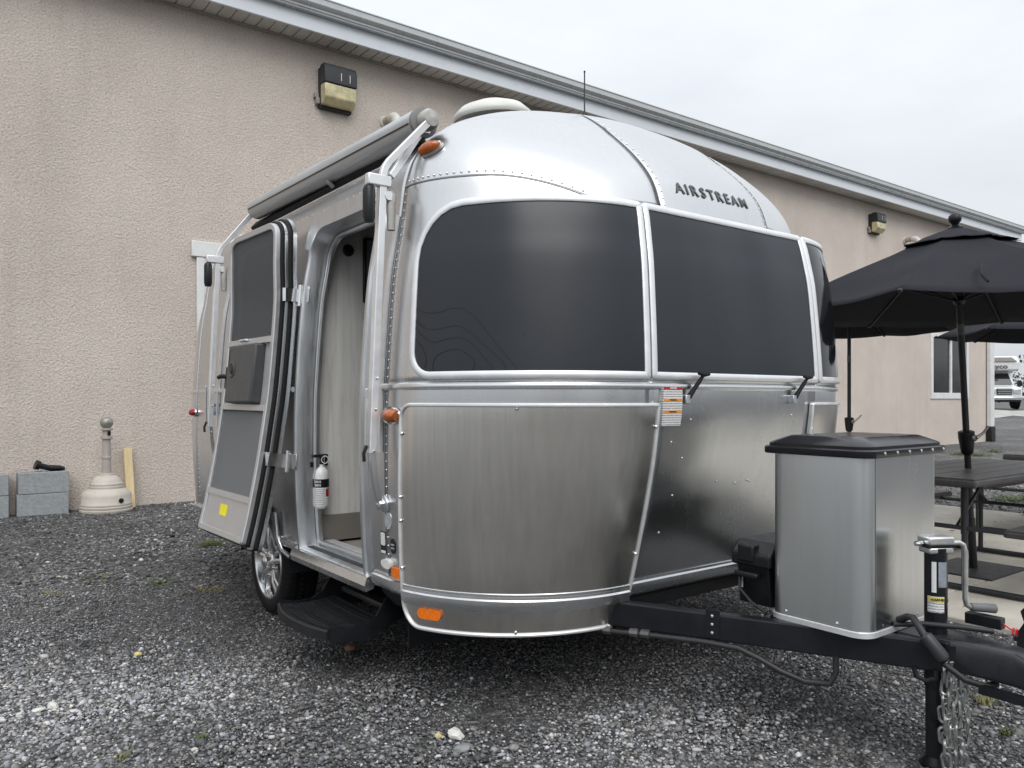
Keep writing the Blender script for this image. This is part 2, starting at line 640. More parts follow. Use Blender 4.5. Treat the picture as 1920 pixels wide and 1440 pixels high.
def stones_mesh(name, pos, size, tone):
    n = len(pos)
    nv, nf = len(IV), len(IF)
    V = np.repeat(IV[None], n, 0)
    V = V * (1 + rng.uniform(-0.32, 0.32, (n, nv, 1)))
    V = V + rng.uniform(-0.12, 0.12, (n, nv, 3))
    sc = np.stack([rng.uniform(0.75, 1.35, n), rng.uniform(0.6, 1.05, n), rng.uniform(0.4, 0.75, n)], 1)
    V *= (sc * size[:, None])[:, None, :]
    a = rng.uniform(0, 2 * np.pi, n)
    tl = rng.normal(0, 0.35, n)
    ca, sa, ct, st = np.cos(a), np.sin(a), np.cos(tl), np.sin(tl)
    y = V[:, :, 1] * ct[:, None] - V[:, :, 2] * st[:, None]
    z = V[:, :, 1] * st[:, None] + V[:, :, 2] * ct[:, None]
    x = V[:, :, 0]
    V = np.stack([x * ca[:, None] - y * sa[:, None], x * sa[:, None] + y * ca[:, None], z], 2)
    V += pos[:, None, :]
    Fc = (IF[None] + (np.arange(n) * nv)[:, None, None]).reshape(-1)
    me = bpy.data.meshes.new(name)
    me.vertices.add(n * nv)
    me.vertices.foreach_set('co', V.reshape(-1).astype(np.float32))
    me.loops.add(n * nf * 3)
    me.loops.foreach_set('vertex_index', Fc.astype(np.int32))
    me.polygons.add(n * nf)
    me.polygons.foreach_set('loop_start', (np.arange(n * nf) * 3).astype(np.int32))
    me.update(calc_edges=True)
    at_ = me.attributes.new('tone', 'FLOAT_COLOR', 'POINT')
    tc_ = np.ones((n, nv, 4), np.float32)
    tc_[:, :, :3] = tone[:, None, :]
    at_.data.foreach_set('color', tc_.reshape(-1))
    me.materials.append(STONE)
    o = bpy.data.objects.new(name, me)
    COL.objects.link(o)
    return o


def lowfreq(x, y, s, seed):
    r2 = np.random.default_rng(seed)
    v = np.zeros_like(x)
    for k in range(14):
        a = r2.uniform(0, 2 * np.pi)
        fq = s * r2.uniform(0.5, 2.2)
        v += np.sin((x * np.cos(a) + y * np.sin(a)) * fq + r2.uniform(0, 6.28)) / 14 ** .5
    return v


PATCH = [(at(1250, 1360, Z=0).x, at(1250, 1360, Z=0).y, .32, .13), (at(1130, 1410, Z=0).x, at(1130, 1410, Z=0).y, .3, .08), (at(200, 1300, Z=0).x, at(200, 1300, Z=0).y, .5, .04), (at(430, 1280, Z=0).x, at(430, 1280, Z=0).y, .3, .03), (at(950, 1350, Z=0).x, at(950, 1350, Z=0).y, .12, -.0001)]


def scatter(n, d0, d1, lat0, lat1, s0, s1):
    u = rng.uniform(0, 1, n)
    d = np.sqrt(d0 * d0 + u * (d1 * d1 - d0 * d0))
    lat = rng.uniform(lat0, lat1, n)
    x = d * FW.x + d * lat * RT.x
    y = d * FW.y + d * lat * RT.y
    size = np.exp(rng.normal(np.log(s0), s1, n))
    keep = (y < 9.55) & ~((x > SX0 - .02) & (x < SX1) & (y > SY0) & (y < SY1))
    x, y, size = x[keep], y[keep], size[keep]
    lf = lowfreq(x, y, 1.6, 3)
    lf2 = lowfreq(x, y, 5.0, 5)
    base = np.exp(rng.normal(np.log(0.120), 0.5, len(x))) * np.exp(0.28 * lf + 0.12 * lf2)
    # lighter loose chippings in the open drive, finer dark ones under the trailer and by the wall
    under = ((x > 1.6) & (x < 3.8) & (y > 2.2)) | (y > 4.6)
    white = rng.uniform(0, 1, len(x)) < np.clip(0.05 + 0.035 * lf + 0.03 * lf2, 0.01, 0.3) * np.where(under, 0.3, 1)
    for (qx, qy, rad2, am) in PATCH:
        g2 = np.exp(-((x - qx) ** 2 + (y - qy) ** 2) / rad2 ** 2)
        white = white | (rng.uniform(0, 1, len(x)) < am * g2)
        base = base * (1 + .5 * np.sign(am) * g2)
    base = np.where(white, rng.uniform(0.3, 0.62, len(x)), base)
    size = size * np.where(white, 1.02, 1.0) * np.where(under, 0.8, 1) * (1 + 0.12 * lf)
    base = np.clip(base, 0.012, 0.65)
    hue = rng.normal(0, 0.035, len(x))
    tone = np.stack([base * (1 + hue), base * (1 + hue * .3), base * (1 - hue) * 1.02], 1)
    z = size * rng.uniform(0.05, 0.5, len(x)) + np.clip(0.006 * lf2, 0, .02)
    return np.stack([x, y, z], 1), size, tone


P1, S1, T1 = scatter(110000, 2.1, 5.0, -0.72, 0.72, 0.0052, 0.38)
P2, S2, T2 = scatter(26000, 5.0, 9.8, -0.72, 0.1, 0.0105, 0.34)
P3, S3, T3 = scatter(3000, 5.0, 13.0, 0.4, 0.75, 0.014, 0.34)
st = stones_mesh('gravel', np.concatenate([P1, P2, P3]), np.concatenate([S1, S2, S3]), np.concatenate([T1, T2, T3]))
tag(st, 'loose grey crushed gravel covering the lot', 'gravel', kind='stuff')

# larger single stones one can pick out
ST_W = mat('stone_white', (0.62, 0.61, 0.58), 0.7, 0, 0.12, 30, 0.4, 120)
ST_G = mat('stone_grey', (0.22, 0.23, 0.235), 0.75, 0, 0.2, 30, 0.4, 120)
ST_Y = mat('stone_yellow', (0.62, 0.50, 0.22), 0.7, 0, 0.1, 30, 0.3, 120)
ST_B = mat('stone_brown', (0.20, 0.10, 0.065), 0.75, 0, 0.25, 30, 0.4, 120)


def loose_stone(px, py, wpx, material, label, flat=0.6, group=None):
    p = at(px, py, Z=0.0)
    d = p.x * FW.x + p.y * FW.y
    r = wpx / F * d / 2
    bm = bmesh.new()
    bmesh.ops.create_icosphere(bm, subdivisions=2, radius=1.0)
    sd_ = random.uniform(0, 99)
    for v in bm.verts:
        k = 1 + 0.35 * mnoise.noise(v.co * 1.3 + Vector((sd_, 0, 0)))
        v.co = Vector((v.co.x * r * k, v.co.y * r * 0.72 * k, v.co.z * r * flat * k))
    me = bpy.data.meshes.new('loose_stone')
    bm.to_mesh(me)
    bm.free()
    me.materials.append(material)
    o = bpy.data.objects.new('loose_stone', me)
    COL.objects.link(o)
    o.location = (p.x, p.y, 0.004 + r * flat * 0.6)
    o.rotation_euler = (random.uniform(-.2, .2), random.uniform(-.2, .2), random.uniform(-.6, .6) + YAW)
    return tag(o, label, 'stone', group)


loose_stone(855, 1385, 34, ST_W, 'big white rounded stone on the gravel in front of the steel guard', 0.62)
loose_stone(868, 1410, 42, ST_G, 'big flat grey stone lying beside the white rounded stone', 0.4)
loose_stone(821, 1385, 16, ST_Y, 'small yellow pebble beside the big white rounded stone', 0.6)
loose_stone(656, 1221, 24, ST_B, 'reddish brown chip of stone under the entry step edge', 0.55)
loose_stone(258, 1232, 15, ST_Y, 'round cream pebble on the open gravel left of the trailer', 0.7)
loose_stone(100, 1330, 24, ST_W, 'rounder white stone beside a long flat one on open gravel', 0.6)
loose_stone(72, 1336, 26, ST_W, 'long flat white stone beside a rounder white one on open gravel', 0.35)

# ================================================================== BUILDING
WY = 9.59
bld = empty('stucco_building', (12, WY, 0), 'long tan stucco building with white gutter and vinyl soffit behind the trailer', 'building')
WX0, WX1, WZ = -9.0, 23.96, 5.78
holes = [(20.6, 22.7, 1.28, 2.84), (2.65, 3.9, 1.95, 2.82)]
cx = sorted({WX0, WX1, 0, 5, 10, 15} | {h[0] for h in holes} | {h[1] for h in holes})
cz = sorted({-0.1, WZ, 4.0} | {h[2] for h in holes} | {h[3] for h in holes})
m = MB()
for i in range(len(cx) - 1):
    for j in range(len(cz) - 1):
        mx_, mz_ = (cx[i] + cx[i + 1]) / 2, (cz[j] + cz[j + 1]) / 2
        if any(h[0] < mx_ < h[1] and h[2] < mz_ < h[3] for h in holes): continue
        m.add([(cx[i], WY, cz[j]), (cx[i + 1], WY, cz[j]), (cx[i + 1], WY, cz[j + 1]), (cx[i], WY, cz[j + 1])], [(0, 1, 2, 3)])
for h in holes:
    m.add([(h[0], WY, h[2]), (h[1], WY, h[2]), (h[1], WY + .16, h[2]), (h[0], WY + .16, h[2])], [(0, 1, 2, 3)])
    m.add([(h[0], WY, h[3]), (h[1], WY, h[3]), (h[1], WY + .16, h[3]), (h[0], WY + .16, h[3])], [(3, 2, 1, 0)])
    for x in (h[0], h[1]):
        m.add([(x, WY, h[2]), (x, WY, h[3]), (x, WY + .16, h[3]), (x, WY + .16, h[2])], [(0, 1, 2, 3)])
m.add([(WX1, WY, -.1), (WX1, WY + 14, -.1), (WX1, WY + 14, WZ), (WX1, WY, WZ)], [(0, 1, 2, 3)])
m.build('wall', STUCCO, bld, smooth=False)

# soffit planks of white vinyl with grooves
SOFF = mat('soffit_vinyl', (0.60, 0.585, 0.55), 0.55, 0, 0.1, 3)
EY = 9.24
me0 = None
px_ = MB()
x = 0.6
PW = 0.155
plank_far = MB()
k = 0
while x < WX1 + 1.25:
    if k < 84:
        if me0 is None:
            q = MB()
            q.prism([(0.004, 0), (PW - .02, 0), (PW - .012, .012), (PW, .012), (PW, .02), (0.004, .02)], (0, EY + .01, 0), (1, 0, 0), (0, 0, 1), (0, WY - EY - .045, 0))
            o = q.build('soffit_plank', SOFF, None, smooth=False)
            me0 = o.data
            o.parent = bld
        else:
            o = bpy.data.objects.new('soffit_plank', me0)
            COL.objects.link(o)
            o.parent = bld
        o.location = Vector((x, 0, WZ - .01)) - OFF[bld.name]
    else:
        plank_far.prism([(0.004, 0), (PW - .02, 0), (PW - .012, .012), (PW, .012), (PW, .02), (0.004, .02)], (x, EY + .01, WZ - .01), (1, 0, 0), (0, 0, 1), (0, WY - EY - .045, 0))
    x += PW
    k += 1
plank_far.box2((WX0, EY + .01, WZ - .01), (0.6, WY - .03, WZ + .01))
o = plank_far.build('soffit_run', SOFF, bld, smooth=False)
o['kind'] = 'stuff'
m = MB()
m.box2((WX0, WY - .035, WZ - .035), (WX1 + 1.3, WY - .002, WZ + .03))
m.build('soffit_channel', mat('beige_channel', (0.40, 0.36, 0.31), 0.6, 0, .1, 4), bld, bevel=.006)
FASC = mat('fascia_white', (0.70, 0.74, 0.78), 0.32, 0.0, 0.04, 2, spec=0.6)
GUT = mat('gutter_aluminium', (0.52, 0.54, 0.545), 0.30, 0.35, 0.06, 3)
m = MB()
m.box2((WX0, EY - .03, WZ - .03), (WX1 + 1.3, EY + .006, WZ + .23))
m.build('fascia', FASC, bld, bevel=.008)
prof = [(0, .12), (-.09, .12), (-.095, .15), (-.11, .17), (-.115, .21), (-.145, .25), (-.17, .30), (-.175, .44), (-.19, .45), (-.19, .475), (-.165, .475), (-.16, .455), (-.15, .30), (-.02, .20), (0, .45)]
m = MB()
m.prism([(a * .8, (b - .12) * .48 + .17) for a, b in prof], (WX0, EY - .032, WZ), (0, 1, 0), (0, 0, 1), (WX1 + 1.34 - WX0, 0, 0))
m.build('gutter', GUT, bld, smooth=True, angle=25)
# shallow roof behind the gutter
m = MB()
m.add([(WX0, EY - .02, WZ + .30), (WX1 + 1.33, EY - .02, WZ + .30), (WX1 + 1.33, WY + 9, WZ + 1.9), (WX0, WY + 9, WZ + 1.9)], [(0, 1, 2, 3)])
m.build('roof', mat('roof_sheet', (0.3, 0.31, 0.32), 0.5, 0.3, 0.1, 2), bld, smooth=False, solid=0.04)


def wall_window(h, sash=True):
    x0, x1, z0, z1 = h
    m = MB()
    t = .1
    m.box2((x0 - .02, WY - .03, z0 - .08), (x0 + t, WY + .1, z1 + .05))
    m.box2((x1 - t, WY - .03, z0 - .08), (x1 + .02, WY + .1, z1 + .05))
    m.box2((x0 + t + .001, WY - .028, z0 - .08), (x1 - t - .001, WY + .1, z0 + t * .8))
    m.box2((x0 + t + .001, WY - .028, z1 - t * .5), (x1 - t - .001, WY + .1, z1 + .05))
    xm = x0 + (x1 - x0) * .57
    w = m.build('window', WVINYL, bld, bevel=.01)
    m = MB()
    m.box2((xm - .05, WY + .02, z0 + .082), (xm + .05, WY + .07, z1 - .052))
    m.build('mullion', WVINYL, w, bevel=.008)
    for (a, b) in ((x0 + t + .002, xm - .052), (xm + .052, x1 - t - .002)):
        m = MB()
        m.box2((a, WY + .06, z0 + .082), (b, WY + .07, z1 - .052))
        m.build('pane', TINT2, w, smooth=False)
    return w


wall_window(holes[0])
w = wall_window(holes[1])
# casing with a wide header round the window behind the trailer
m = MB()
h = holes[1]
m.box2((h[0] - .17, WY - .05, h[3] + .051), (h[1] + .17, WY - .001, h[3] + .235))
m.box2((h[0] - .11, WY - .04, h[2] - .09), (h[0] - .021, WY - .001, h[3] + .05))
m.box2((h[1] + .021, WY - .04, h[2] - .09), (h[1] + .11, WY - .001, h[3] + .05))
m.build('casing', WVINYL, w, bevel=.008)
# downspout and its black boot at the far corner
m = MB()
m.box2((WX1 - .13, WY - .13, .42), (WX1 + .13, WY - .02, WZ - .02))
m.build('downspout', WVINYL, bld, bevel=.02)
m = MB()
m.box2((WX1 - .15, WY - .16, 0), (WX1 + .12, WY - .01, .43))
m.build('downspout_boot', BLACKP, bld, bevel=.02)
m = MB()
m.box2((WX1 - .005, WY - .012, 0), (WX1 + .02, WY + .1, WZ - .04))
m.build('corner_bead', WVINYL, bld)


# wall lamps
LENS = mat('yellowed_lens', (0.56, 0.50, 0.29), 0.3, 0, 0.3, 7, 0.15, 70, coat=.4)
LAMPB = mat('lamp_housing', (0.022, 0.024, 0.028), 0.5, 0, 0.3, 15, 0.1, 90)


def wall_lamp(x, z, label, s=1.0):
    r = empty('wall_lamp', (x, WY, z), label, 'wall lamp', 'wall lamps on the stucco building')
    w, hh = .225 * s, .26 * s
    m = MB()
    m.prism([(0, -hh - .03), (.07, -hh - .03), (.075, hh - .02), (0, hh - .02)], (x - w, WY - .001, z), (0, -1, 0), (0, 0, 1), (2 * w, 0, 0))
    m.build('back_plate', LAMPB, r, bevel=.008)
    m = MB()
    m.prism([(.076, .02), (.235, .0), (.235, .17), (.20, hh), (.076, hh)], (x - w - .004, WY, z), (0, -1, 0), (0, 0, 1), (2 * w + .008, 0, 0))
    m.build('hood', LAMPB, r, bevel=.012)
    m = MB()
    m.prism([(.076, -hh), (.15, -hh), (.225, -hh + .08), (.225, -.003), (.076, .016)], (x - w + .004, WY, z), (0, -1, 0), (0, 0, 1), (2 * w - .008, 0, 0))
    m.build('lens', LENS, r, bevel=.014)
    m = MB()
    m.box((x - w - .035, WY - .03, z - .13), (.06, .05, .06))
    m.box((x - w - .025, WY - .045, z - .2), (.045, .06, .08))
    m.build('conduit_clip', mat('clip_grey', (.3, .28, .26), .5), r, bevel=.006)
    for dx in (.0, .12):
        m = MB()
        m.box((x + dx, WY - .237, z + .10), (.008, .004, .1))
        m.build('dropping_streak', WVINYL, r)
    return r


wall_lamp(4.27, 5.235, 'black wall lamp with yellowed lens high above the awning roller', 0.98)
wall_lamp(17.75, 5.30, 'black wall lamp with pale lens above the umbrellas', 0.85)


def vent_pipe(x, z, label, s=1.0):
    r = empty('vent_pipe', (x, WY, z), label, 'vent pipe', 'white vent pipes in the stucco wall')
    m = MB()
    m.lathe([(.09 * s, 0), (.09 * s, .012), (.075 * s, .03)], (x, WY, z), (0, -1, 0), 20)
    m.build('wall_flange', PVC, r)
    m = MB()
    m.tube([(x, WY - .01, z), (x, WY - .2 * s, z)], .058 * s, 16)
    m.build('pipe', mat('pvc_grime', (.42, .37, .30), .6, 0, .2, 9), r)
    m = MB()
    pts = [(x, WY - .19 * s, z)] + [(x, WY - (.22 + .11 * math.sin(a)) * s, z - .11 * s * (1 - math.cos(a))) for a in [i * math.pi / 12 for i in range(7)]] + [(x, WY - .33 * s, z - .24 * s)]
    m.tube(pts, .07 * s, 18)
    m.build('elbow', PVC, r)
    return r


vent_pipe(5.02, 4.98, 'white plastic vent elbow in the wall beside the awning roller')
vent_pipe(19.25, 5.10, 'white plastic vent elbow in the wall above the umbrellas')

# ================================================================== THINGS BY THE WALL


def cinder_block(x0, x1, y, z, hh, label, group):
    """hollow block: outer shell with two cells"""
    d = .22
    bm = bmesh.new()
    t = .035
    L = x1 - x0
    xs_ = [0, t, L / 2 - t / 2, L / 2 + t / 2, L - t, L]
    ys_ = [0, t, d - t, d]
    vmap = {}

    def V(i, j, k):
        key = (i, j, k)
        if key not in vmap: vmap[key] = bm.verts.new((xs_[i] - L / 2, ys_[j] - d / 2, hh * k))
        return vmap[key]
    solid = lambda i, j: not (j == 1 and i in (1, 3)) if (0 <= i < 5 and 0 <= j < 3) else False
    for i in range(5):
        for j in range(3):
            if not solid(i, j): continue
            bm.faces.new([V(i, j, 1), V(i + 1, j, 1), V(i + 1, j + 1, 1), V(i, j + 1, 1)])
            bm.faces.new([V(i, j + 1, 0), V(i + 1, j + 1, 0), V(i + 1, j, 0), V(i, j, 0)])
            if not solid(i - 1, j): bm.faces.new([V(i, j, 0), V(i, j, 1), V(i, j + 1, 1), V(i, j + 1, 0)])
            if not solid(i + 1, j): bm.faces.new([V(i + 1, j, 0), V(i + 1, j + 1, 0), V(i + 1, j + 1, 1), V(i + 1, j, 1)])
            if not solid(i, j - 1): bm.faces.new([V(i, j, 0), V(i + 1, j, 0), V(i + 1, j, 1), V(i, j, 1)])
            if not solid(i, j + 1): bm.faces.new([V(i, j + 1, 0), V(i, j + 1, 1), V(i + 1, j + 1, 1), V(i + 1, j + 1, 0)])
    bmesh.ops.recalc_face_normals(bm, faces=bm.faces)
    me = bpy.data.meshes.new('concrete_block')
    bm.to_mesh(me)
    bm.free()
    me.materials.append(BLOCK)
    o = bpy.data.objects.new('concrete_block', me)
    COL.objects.link(o)
    o.location = ((x0 + x1) / 2, y + d / 2, z)
    b = o.modifiers.new('bevel', 'BEVEL')
    b.width = .006
    b.segments = 1
    o.rotation_euler = (0, 0, random.uniform(-.015, .015))
    return tag(o, label, 'block', group)


GB = 'concrete blocks stacked against the wall'
BH = .222
cinder_block(.735, 1.195, 9.335, 0, BH, 'grey hollow concrete block under the one holding the black hose fitting', GB)
cinder_block(.745, 1.2, 9.335, BH + .003, BH, 'grey hollow concrete block with a black hose fitting lying on top', GB)
cinder_block(.2, .665, 9.345, 0, BH, 'lower grey block of the stack without anything on top', GB)
cinder_block(.195, .665, 9.345, BH + .003, BH * .97, 'upper grey block of the stack without anything on top', GB)
# black hose fitting on the blocks
p0 = Vector((.93, 9.42, 2 * BH + .003))
m = MB()
a, b = p0 + Vector((-.03, 0, .075)), p0 + Vector((.10, .02, .03))
m.tube([a, a.lerp(b, .3), a.lerp(b, .34), b], [.05, .046, .03, .028], 16)
m.tube([b, b + Vector((.09, .0, -.005)), b + Vector((.14, .0, -.012))], [.034, .03, .016], 14)
hf = m.build('hose_fitting', BLACKP, None, loc=p0)
tag(hf, 'black plastic hose fitting lying on top of a concrete block', 'hose fitting')

# cigarette receptacle
POSTM = mat('receptacle_plastic', (0.52, 0.48, 0.43), 0.55, 0, 0.08, 8, 0.08, 100)
GLOBE = mat('weathered_globe', (0.32, 0.32, 0.29), 0.45, 0.3, 0.5, 14, 0.1, 60)
px0, py0 = 1.54, 9.28
r = empty('cigarette_receptacle', (px0, py0, 0), 'beige plastic cigarette receptacle with bell base and grey ball top', 'ash receptacle')
prof = [(.23, 0), (.25, .0), (.258, .012), (.258, .03), (.248, .036), (.254, .045), (.254, .062), (.245, .068), (.250, .078), (.250, .092), (.242, .1), (.243, .17), (.232, .205), (.2, .232), (.168, .244), (.16, .25), (.164, .258), (.164, .272), (.155, .278), (.158, .286), (.158, .3), (.148, .306), (.142, .33), (.125, .355), (.095, .378), (.066, .385), (.066, .4), (.05, .405)]
m = MB()
m.lathe(prof, (px0, py0, 0), n=48)
base = m.build('base', POSTM, r, angle=50)
m = MB()
m.lathe([(.025, 0), (.025, .012), (.01, .016)], (px0 + .10, py0 - .222, .13), (.4, -1, 0), 14)
m.build('drain_plug', BLACKP, base)
m = MB()
m.lathe([(.046, .40), (.044, .56), (.05, .565), (.05, .585), (.042, .59), (.041, .77), (.058, .775), (.058, .80), (.043, .803), (.043, .862), (.064, .868), (.064, .885), (.03, .89)], (px0, py0, 0), n=32)
neck = m.build('neck', mat('receptacle_neck', (.40, .355, .33), .55, 0, .1, 9), r)
for dz in (.83, .815):
    m = MB()
    m.lathe([(.016, 0), (.016, .006)], (px0 + .016, py0 - .040, dz + .01), (.3, -1, 0), 12)
    m.build('vent_hole', BLACKP, neck)
m = MB()
m.lathe([(.064 * math.cos(t), .945 + .064 * math.sin(t)) for t in [(-90 + i * 12) * math.pi / 180 for i in range(16)]], (px0, py0, 0), n=32)
m.build('ball_top', GLOBE, r)

# timber offcut leaning on the wall
m = MB()
m.box((0, 0, .335), (.085, .04, .67))
ws = m.build('timber_stake', mat('fresh_timber', (0.66, 0.53, 0.30), 0.6, 0, 0.12, 5, 0.15, 60, stretch=(6, 6, .5)), None, bevel=.003)
ws.location = (1.80, 9.39, 0)
ws.rotation_euler = (R(-14), 0, R(2))
tag(ws, 'pale new timber offcut leaning against the stucco wall', 'timber')

# ================================================================== TRAVEL TRAILER
CXT, YC, YR = 2.65, 2.75, 5.42
HW = 1.211
ctl = np.array([  # z, half width, front cap depth
    (.30, 1.172, .560), (.44, 1.186, .602), (.60, 1.200, .646), (.83, 1.210, .704), (1.05, 1.211, .746), (1.27, 1.206, .762), (1.65, 1.178, .722),
    (1.85, 1.146, .690), (1.963, 1.130, .664), (2.075, 1.112, .618), (2.188, 1.064, .523), (2.30, .955, .400), (2.367, .842, .322), (2.430, .667, .236), (2.470, .45, .168), (2.484, .299, .139), (2.492, 0, .118)])
ctl_g = np.array([(.30, 1.165, .515), (1.27, 1.206, .762), (1.65, 1.184, .738), (1.80, 1.166, .716), (1.915, 1.145, .690), (2.03, 1.115, .64)])


def catmull(c, n=16):
    out = []
    m_ = len(c)
    for i in range(m_ - 1):
        p0 = c[max(i - 1, 0)]
        p1, p2 = c[i], c[i + 1]
        p3 = c[min(i + 2, m_ - 1)]
        if i == m_ - 2: p3 = np.array([c[i][0], -c[i][1], c[i][2]])
        for k in range(n):
            t = k / n
            out.append(0.5 * ((2 * p1) + (-p0 + p2) * t + (2 * p0 - 5 * p1 + 4 * p2 - p3) * t * t + (-p0 + 3 * p1 - 3 * p2 + p3) * t ** 3))
    out.append(c[-1])
    return np.array(out)


PR = catmull(ctl)
PR[:, 1:] = np.clip(PR[:, 1:], 0, None)
ZS = np.maximum.accumulate(PR[:, 0])
PG = catmull(np.vstack([ctl[:5], ctl_g[1:], [[2.14, 1.075, .58], [2.25, 1.03, .5]]]), 24)


def prof_at(z, guard=False):
    if guard and z > 1.27: return float(np.interp(z, PG[:, 0], PG[:, 1])), float(np.interp(z, PG[:, 0], PG[:, 2]))
    return float(np.interp(z, ZS, PR[:, 1])), float(np.interp(z, ZS, PR[:, 2]))


def flat_a(z, w, guard=False):
    """half width of the flat middle of the front; the dome above the windows is a plain half ellipse"""
    if guard: return .54 * w / HW
    u = min(1, max(0, (z - 1.60) / .37))
    u = u * u * (3 - 2 * u)
    return (.535 * (1 - u) + .06 * u) * min(1, w / 1.0)


def P_raw(p, z, w=None, ay=None, guard=False):
    if w is None: w, ay = prof_at(z, guard)
    a = flat_a(z, w, guard)
    ax = w - a
    if p <= 0: return Vector((CXT - w, YC - p * (YR - YC), z))
    if p <= 1:
        t = p * math.pi / 2
        return Vector((CXT - a - ax * math.cos(t), YC - ay * math.sin(t), z))
    if p <= 2: return Vector((CXT - a + (p - 1) * 2 * a, YC - ay, z))
    if p <= 3:
        t = (p - 2) * math.pi / 2
        return Vector((CXT + a + ax * math.sin(t), YC - ay * math.cos(t), z))
    if p <= 4: return Vector((CXT + w, YC + (p - 3) * (YR - YC), z))
    if p <= 5:
        t = (p - 4) * math.pi / 2
        return Vector((CXT + a + ax * math.cos(t), YR + ay * math.sin(t), z))
    if p <= 6: return Vector((CXT + a - (p - 5) * 2 * a, YR + ay, z))
    t = (p - 6) * math.pi / 2
    return Vector((CXT - a - ax * math.sin(t), YR + ay * math.cos(t), z))


def P_n(p, z, guard=False):
    e = 1e-3
    dp = P_raw(p + e, z, guard=guard) - P_raw(p - e, z, guard=guard)
    dz = P_raw(p, z + .004, guard=guard) - P_raw(p, z - .004, guard=guard)
    n = dp.cross(dz)
    return n.normalized()


def S(p, z, off=0.0, guard=False):
    return P_raw(p, z, guard=guard) + P_n(p, z, guard) * off


def p_dx(dx, z):
    """p on the front of the body at lateral offset dx from the centre line"""
    w, ay = prof_at(z)
    a = flat_a(z, w)
    if abs(dx) <= a: return 1 + (dx + a) / (2 * a)
    t = math.acos(min(1, (abs(dx) - a) / (w - a))) / (math.pi / 2)
    return t if dx < 0 else 3 - t


KP = {0: 2.67, 1: 1.155, 2: 1.08, 3: 1.155}
TR = empty('travel_trailer', (CXT, 3.9, 0), 'polished aluminium riveted travel trailer with rounded ends and its entry door open', 'trailer')

# --- shell panels
DY0, DY1, DZ0, DZ1 = 2.925, 3.645, .47, 2.03      # door opening
AC, AZ, AR = 4.30, .30, .385                      # wheel arch


def pr_rows(z0, z1, extra=()):
    zs = [z for z in ZS[::3] if z0 < z < z1 and z <= 2.36]
    out = [(z,) + prof_at(z) for z in sorted(set([z0] + list(zs) + list(e for e in extra if z0 < e < z1) + ([z1] if z1 <= 2.36 else [])))]
    if z1 > 2.36:
        for r_ in PR:
            if r_[0] > 2.36 or (r_[0] > 2.3 and r_[1] < .9): out.append((float(r_[0]), float(r_[1]), float(r_[2])))
    return out


def shell_panel(name, ps, z0, z1, off, material, extra=(), cut=None, root=None, zmap=None):
    rows_ = pr_rows(z0, z1, extra)
    psf = ps if callable(ps) else None
    ps = psf(1.0, 1.2, .7) if psf else ps
    V = []
    for (z, w, ay) in rows_:
        line = []
        for p in (psf(z, w, ay) if psf else ps):
            if zmap and z < 2.16:
                z_ = zmap(p, z)
                q = P_raw(p, z_)
            else: q = P_raw(p, z, w, ay)
            if off:
                if z < 2.3: q = q + P_n(p, z) * off
                else: q = q + Vector((0, 0, off))
            line.append(q)
        V.append(line)
    m = MB()
    nrow, ncol = len(V), len(ps)
    vs = [v for l_ in V for v in l_]
    fs = []
    for i in range(nrow - 1):
        for j in range(ncol - 1):
            q = (i * ncol + j, i * ncol + j + 1, (i + 1) * ncol + j + 1, (i + 1) * ncol + j)
            if cut and cut(sum((vs[k] for k in q), Vector()) / 4): continue
            fs.append(q)
    if cut:  # snap the arch edge round
        for k, v in enumerate(vs):
            d = math.hypot(v.y - AC, v.z - AZ)
            if AR - .05 < d < AR + .012 and v.x < CXT:
                s_ = AR / d
                y2, z2 = AC + (v.y - AC) * s_, AZ + (v.z - AZ) * s_
                vs[k] = Vector((v.x, y2, max(z2, .44)))
    # inner return so each panel has a thickness at its edge
    m.add(vs, fs)
    o = m.build(name, material, root or TR, angle=60, recalc=False)
    sm = o.modifiers.new('solid', 'SOLIDIFY')
    sm.thickness = .004
    sm.offset = -1
    return o


def lin(a, b, n): return [a + (b - a) * i / n for i in range(n + 1)]


def y2p(y): return -(y - YC) / (YR - YC)


sidep = sorted(set([round(v, 5) for v in lin(-1, 0, 70)] + [y2p(DY0), y2p(DY1)]))


def cut_near(c):
    if DY0 < c.y < DY1 and DZ0 < c.z < DZ1: return True
    if math.hypot(c.y - AC, c.z - AZ) < AR - .008: return True
    return False


shell_panel('side_panel', sidep, .46, 2.6, 0, ALU, extra=[DZ0, DZ1] + lin(.5, .72, 12), cut=cut_near)
shell_panel('side_panel', lin(3, 4, 12), .46, 2.6, 0, ALU)
c20 = lin(0, 1, 30)
BZ = 1.247
shell_panel('corner_panel', lin(0.0, 1, 30), .44, BZ, .0015, ALU)
shell_panel('corner_panel', lin(0.0, 1, 30), BZ, 2.07, .0015, ALU)
SEAMX = .34


def pdx_row(dx, z, w):
    a = flat_a(z, w)
    d_ = max(-w, min(w, dx))
    if abs(d_) <= a: return 1 + (d_ + a) / (2 * max(a, 1e-6))
    t = math.acos(min(1, (abs(d_) - a) / max(w - a, 1e-6))) / (math.pi / 2)
    return t if d_ < 0 else 3 - t


def zseam(p):
    q = p if p < 1.5 else 3 - p
    u = min(1, max(0, (q - .34) / .30))
    return 2.045 - .085 * u * u


def dome_zmap(p, z):
    zs = zseam(p)
    return zs + (z - 1.96) * (2.16 - zs) / .20


